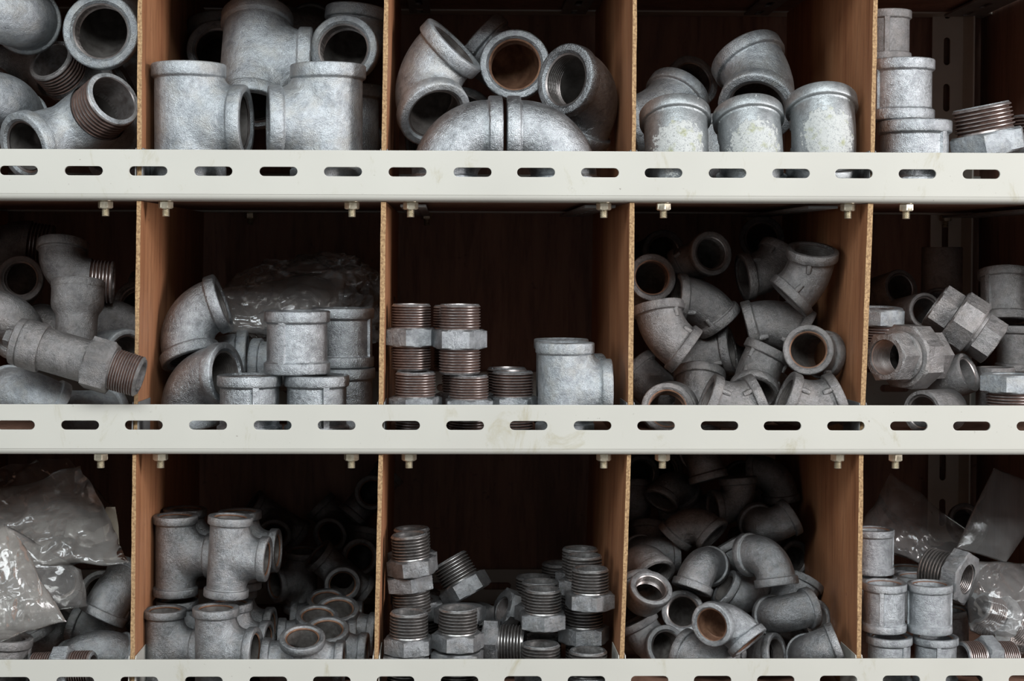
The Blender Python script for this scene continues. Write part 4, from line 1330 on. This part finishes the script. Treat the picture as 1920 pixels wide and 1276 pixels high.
put('bushing', 18.7, 42, 'o', 938, 1206, (.97, -.16, 0), 0, 'bushing lying on its side at the rail, middle of the bin', tone=.4, roll=10)
put('bushing', 18, 50, 'o', 1018, 1160, (0, 0, 1), 0, 'upper bushing of the short stack next to the lying one', tone=.9, roll=30)
put('bushing', 18.7, 66, 'o', 1017, 1236, (0, 0, 1), 0, 'bushing that carries the short stack, only its rim seen', tone=.9, roll=0)
put('bushing', 18.7, 24, 'o', 1014, 1252, (0, 0, 1), 0, 'low bushing at the rail in front of the short stack', tone=.8, roll=0)
put('bushing', 18.7, 105, 'o', 1023, 1140, (0, 0, 1), 0, 'dim bushing behind the short stack', tone=.3, roll=0)
put('bushing', 18.7, 170, 'o', 1000, 1122, (0, 0, 1), 0, 'farther dim bushing behind the short stack, nearer the bin middle', tone=.1, roll=0)
put('bushing', 18.2, 36, 'o', 1114, 1109, (0, 0, 1), 0, 'top bushing of the stack by the elbow-side divider', tone=.5, roll=40)
put('bushing', 18.7, 44, 'o', 1102, 1172, (0, 0, 1), 0, 'middle bushing of the stack by the elbow-side divider', tone=.9, roll=8)
put('bushing', 18.7, 62, 'o', 1103, 1246, (0, 0, 1), 0, 'lower bushing of the stack by the elbow-side divider, rim behind the lowest one', tone=.8, roll=0)
put('bushing', 18.7, 24, 'o', 1110, 1264, (0, 0, 1), 0, 'lowest bushing at the rail by the elbow-side divider', tone=.9, roll=0)
put('bushing', 18.7, 88, 'o', 1098, 1088, (0, 0, 1), 0, 'bushing behind the top one by the elbow-side divider', tone=.4, roll=10)
put('bushing', 18.7, 134, 'o', 1091, 1070, (0, 0, 1), 0, 'second bushing behind the top one by the elbow-side divider', tone=.2, roll=0)
put('bushing', 18.7, 96, 'o', 1086, 1158, (0, 0, 1), 0, 'bushing behind the middle one by the elbow-side divider', tone=.3, roll=25)
put('bushing', 18.7, 200, 'o', 1048, 1096, (0, 0, 1), 0, 'darkest bushing before the rear rail, elbow-side', tone=.1, roll=0)
put('bushing', 17, 135, 'o', 963, 1148, (.75, .3, -.35), 0, 'small dim bushing lying behind the side-lying one, hexagon to the viewer', tone=.5, roll=0)

# bottom row: overflowing elbow pile
GROUP[0] = 'elbows in the overflowing pile of the bottom row'
put('elbow_g', 21, 34, '1', 1247, 1212, (.33, -.86, .28), (-.5, .2, .85), 'elbow at the rail by the bushing-side divider, dark round mouth to the viewer', tone=.7)
put('elbow_g', 21.5, 76, '1', 1210, 1113, (.15, -.62, .76), (-.1, .75, .6), 'elbow by the bushing-side divider with threads in its upturned mouth', tone=.6)
put('elbow_g', 21, 62, '1', 1280, 1145, (-.15, -.92, .3), (.1, .4, -.85), 'elbow with a pale round mouth beside the brown-rusted one', tone=.8)
put('elbow_g', 21, 105, '1', 1296, 1106, (-.35, -.25, -.9), (.5, .85, -.2), 'elbow above the pale round mouth, band slanting down', tone=.6)
put('elbow_rust', 21.5, 20, '1', 1333, 1171, (-.60, -.78, -.06), (.62, -.36, -.70), 'front elbow with a brown-rusted mouth, brightest of the pile', tone=1)
put('elbow_g', 22, 84, '1', 1457, 1098, (.12, -.22, -.97), (-.6, .78, -.1), 'domed elbow standing mouth-down in the pile middle', tone=.7)
put('elbow_g', 20.5, 66, '1', 1523, 1141, (.93, .25, .18), (-.3, .9, -.25), 'smooth bowed elbow between the domed and the brightest one', tone=.7)
put('elbow_g', 20.5, 112, '1', 1352, 1100, (-.8, -.1, .55), (.55, .7, .3), 'elbow with a slanted band between the domed and the slanting-down one', tone=.6)
put('elbow_g', 21, 34, '1', 1590, 1204, (.93, -.12, .36), (.1, .9, -.3), 'shiny elbow at the rail by the coupling-side divider', tone=1)
put('elbow_g', 21.5, 28, 'o', 1330, 1241, (-.74, .62, .25), (.74, .62, .25), 'elbow lying along the rail under the brown-rusted one', tone=.9)
put('elbow_g', 20, 40, '1', 1458, 1224, (.75, -.6, .2), (.4, .9, -.2), 'elbow with a small threaded mouth at the rail, next to the shiny one', tone=.9)
put('elbow_d', 21, 92, '1', 1223, 1078, (.3, -.75, -.55), (-.3, .5, -.8), 'brownish elbow by the bushing-side divider, mouth downward', tone=.6)
put('elbow_d', 20.5, 152, '1', 1336, 1018, (.65, -.45, -.6), (-.7, .2, -.6), 'dim elbow sloping down to the middle from upper pile', tone=.6)
put('elbow_g', 20.5, 192, 'o', 1388, 950, (-.97, -.2, -.05), (.2, .15, .95), 'dim elbow lying high in the pile, mouth sideways', tone=0)
put('elbow_g', 20.5, 156, '1', 1486, 966, (.85, .1, .48), (-.2, .95, .2), 'dim elbow slanting up towards the coupling-side divider', tone=.2)
put('elbow_g', 20.5, 145, '1', 1362, 1016, (-.5, .2, .85), (.8, .3, .4), 'elbow with glinting band edges below the sideways-lying one', tone=.4)
put('elbow_g', 20, 190, '1', 1507, 1048, (.42, -.9, .05), (-.7, -.3, .6), 'elbow with an oval mouth near the coupling-side divider', tone=.2)
put('elbow_g', 20, 125, '1', 1512, 1098, (.5, .3, .8), (-.5, .6, -.2), 'elbow showing a curved band behind the bowed one', tone=.5)
put('elbow_g', 20, 95, '1', 1551, 1160, (.55, -.78, .25), (-.6, .1, -.6), 'elbow with glinting threads between bowed one and coupling-side divider', tone=.4)
put('elbow_g', 20.5, 250, '1', 1194, 888, (.25, -.95, .1), (-.6, .3, -.6), 'shadowed open mouth in the top corner by the bushing-side divider', tone=0)
put('elbow_g', 20.5, 225, '1', 1238, 940, (-.5, -.5, -.7), (.5, .5, -.6), 'shadowed elbow with its mouth down, below the top corner mouth', tone=0)
put('elbow_g', 21.5, 212, '1', 1333, 900, (.25, -.2, -.95), (0, .95, .1), 'shadowed elbow hanging mouth-down at the top of the pile', tone=.1)
put('elbow_g', 21, 232, '1', 1464, 938, (.1, .05, -1), (-.85, .3, .1), 'shadowed elbow bent like a hook at the top, coupling side', tone=0)
put('elbow_g', 20.5, 205, '1', 1200, 918, (0, .4, .9), (-.1, .8, -.4), 'shadowed domed elbow at the bushing-side divider', tone=0)
put('elbow_d', 20.5, 192, '1', 1216, 984, (.1, .5, .85), (-.2, .8, -.5), 'brownish elbow with an upright band above the mouth-down one', tone=.5)
put('elbow_g', 20, 140, '1', 1268, 1037, (1, .15, .02), (-.1, .9, -.1), 'elbow seen edge-on beside the brownish mouth-down one', tone=.4)
put('elbow_g', 20.5, 285, '1', 1247, 880, (.1, -.9, .2), (.4, .3, .8), 'shadowed mouth under the shelf above, behind the corner bolt', tone=0)
put('elbow_g', 20.5, 305, 'o', 1405, 905, (.8, .2, -.4), (-.3, .9, .1), 'shadowed elbow farthest back at the top of the pile', tone=0)
put('elbow_g', 20.5, 95, 'o', 1486, 1200, (-.7, .6, -.1), (.6, .7, 0), 'elbow half buried behind the small threaded mouth', tone=.5)
put('elbow_g', 20, 120, 'o', 1310, 1190, (-.7, .5, -.3), (.6, .6, -.1), 'elbow buried under the pale round mouth', tone=.2)
put('elbow_g', 20.5, 230, 'o', 1298, 950, (-.7, .5, -.3), (.6, .6, -.3), 'shadowed elbow between the sloping and the mouth-down ones', tone=0)
put('elbow_g', 20.5, 215, 'o', 1440, 1010, (-.7, .5, -.3), (.6, .6, -.3), 'shadowed elbow under the slanting-up one', tone=.1)
put('elbow_g', 20.5, 170, 'o', 1420, 1070, (-.7, .6, .3), (.6, .6, -.3), 'elbow in the gap behind the domed one', tone=.2)

# bottom row, far right
GROUP[0] = 'small couplings in the bottom row'
put('coupling_tall', 21.4, 40, 'o', 1658, 1136, (0, 0, 1), 0, 'upper front coupling beside the elbow-pile divider, rib facing out', tone=.9, roll=-112)
put('coupling_tall', 21.6, 38, 'o', 1743, 1138, (0, 0, 1), 0, 'upper front coupling second from the elbow-pile divider, rusty mouth', tone=1, roll=-8)
put('coupling_tall', 22.2, 38, 'o', 1667, 1237, (0, 0, 1), 0, 'lower front coupling beside the elbow-pile divider', tone=.9, roll=-62)
put('coupling_tall', 21.6, 36, 'o', 1754, 1237, (0, 0, 1), 0, 'lower front coupling second from the elbow-pile divider', tone=.9, roll=-98)
put('coupling_tall', 20.4, 98, 'o', 1638, 1032, (0, 0, 1), 0, 'single coupling standing above the rest, partly behind the divider', tone=.7, roll=180)
put('coupling_tall', 21, 96, 'o', 1642, 1122, (0, 0, 1), 0, 'coupling under the single high-standing coupling, just its rim seen', tone=.5, roll=0)
put('coupling_tall', 21, 98, 'o', 1717, 1120, (0, 0, 1), 0, 'coupling behind the second upper one, near the tilted bushing', tone=.5, roll=0)
put('coupling_tall', 21, 150, 'o', 1703, 1104, (0, 0, 1), 0, 'rearmost coupling, its dark mouth under the bag', tone=.2, roll=0)
put('coupling_tall', 20, 130, 'o', 1780, 1180, (0, 0, 1), 0, 'dark coupling below the tilted bushing', tone=.2, roll=0)
put('bushing', 21, 82, 'o', 1783, 1076, (-.70, .68, .14), 0, 'tilted bushing with its hexagon and hole towards the picture edge', group='', tone=.7, roll=8)
put('nipple', 17, 40, 'o', 1850, 1234, (.955, .25, -.06), 0, 'hex nipple lying along the rail below the clear bag', group='', tone=.8, roll=10)
put('nipple', 17.5, 95, 'o', 1880, 1160, (.85, .2, -.45), 0, 'hex nipple inside the clear bag at the picture edge', group='', tone=.9, roll=10)
put('elbow_g', 20, 300, '1', 1812, 975, (.1, -.9, .3), (.3, .7, -.5), 'dark elbow far back between the two upright bags', group='', tone=.1)
bag_sheet('plastic_bag', [(1672, 886, 215), (1818, 996, 190), (1770, 1075, 150), (1600, 1010, 170)], 0.010, 0.006, 12, M['film'], 'clear bag standing corner-up behind the small couplings', 0.6)
bag_sheet('plastic_bag', [(1862, 876, 175), (1975, 925, 175), (1885, 1056, 140), (1792, 1028, 140)], 0.006, 0.003, 15, M['film'], 'smooth cloudy bag leaning upright near the picture edge', 0.6, 14)
bag_sheet('plastic_bag', [(1808, 1052, 100), (1960, 1060, 110), (1990, 1262, 60), (1818, 1180, 75)], 0.034, 0.008, 18, M['film'], 'clear bulging bag with threaded nipples in it, near the picture edge', 0.4)

# ------------------------------------------------------------------ light


def area(name, loc, target, sx, sy, energy, color=(1, 1, 1)):
    l = bpy.data.lights.new(name, 'AREA')
    l.shape = 'RECTANGLE'
    l.size, l.size_y = sx, sy
    l.energy = energy
    l.color = color
    o = bpy.data.objects.new(name, l)
    COL.objects.link(o)
    o.location = loc
    o.rotation_euler = (Vector(target) - Vector(loc)).to_track_quat('-Z', 'Y').to_euler()
    return o


area('window_light_right', (2.3, -1.35, 1.6), (0.0, 0.1, 1.1), 0.42, 1.1, 64, (1.0, 0.96, 0.965))
area('window_light_left', (-2.1, -2.1, 1.8), (0.0, 0.1, 1.1), 0.9, 1.2, 22, (0.90, 0.96, 1.0))
area('ceiling_light', (0.0, -2.1, 2.65), (0.0, 0.0, 1.1), 2.2, 0.7, 80, (0.92, 0.975, 1.0))
w = bpy.data.worlds.new('room')
w.use_nodes = True
w.node_tree.nodes['Background'].inputs[0].default_value = (0.93, 0.97, 1.0, 1)
w.node_tree.nodes['Background'].inputs[1].default_value = 0.17
SC.world = w
SC.view_settings.view_transform = 'Standard'
SC.view_settings.look = 'None'
SC.view_settings.exposure = 0.0
SC.view_settings.gamma = 1.0
SC.view_settings.use_curve_mapping = False
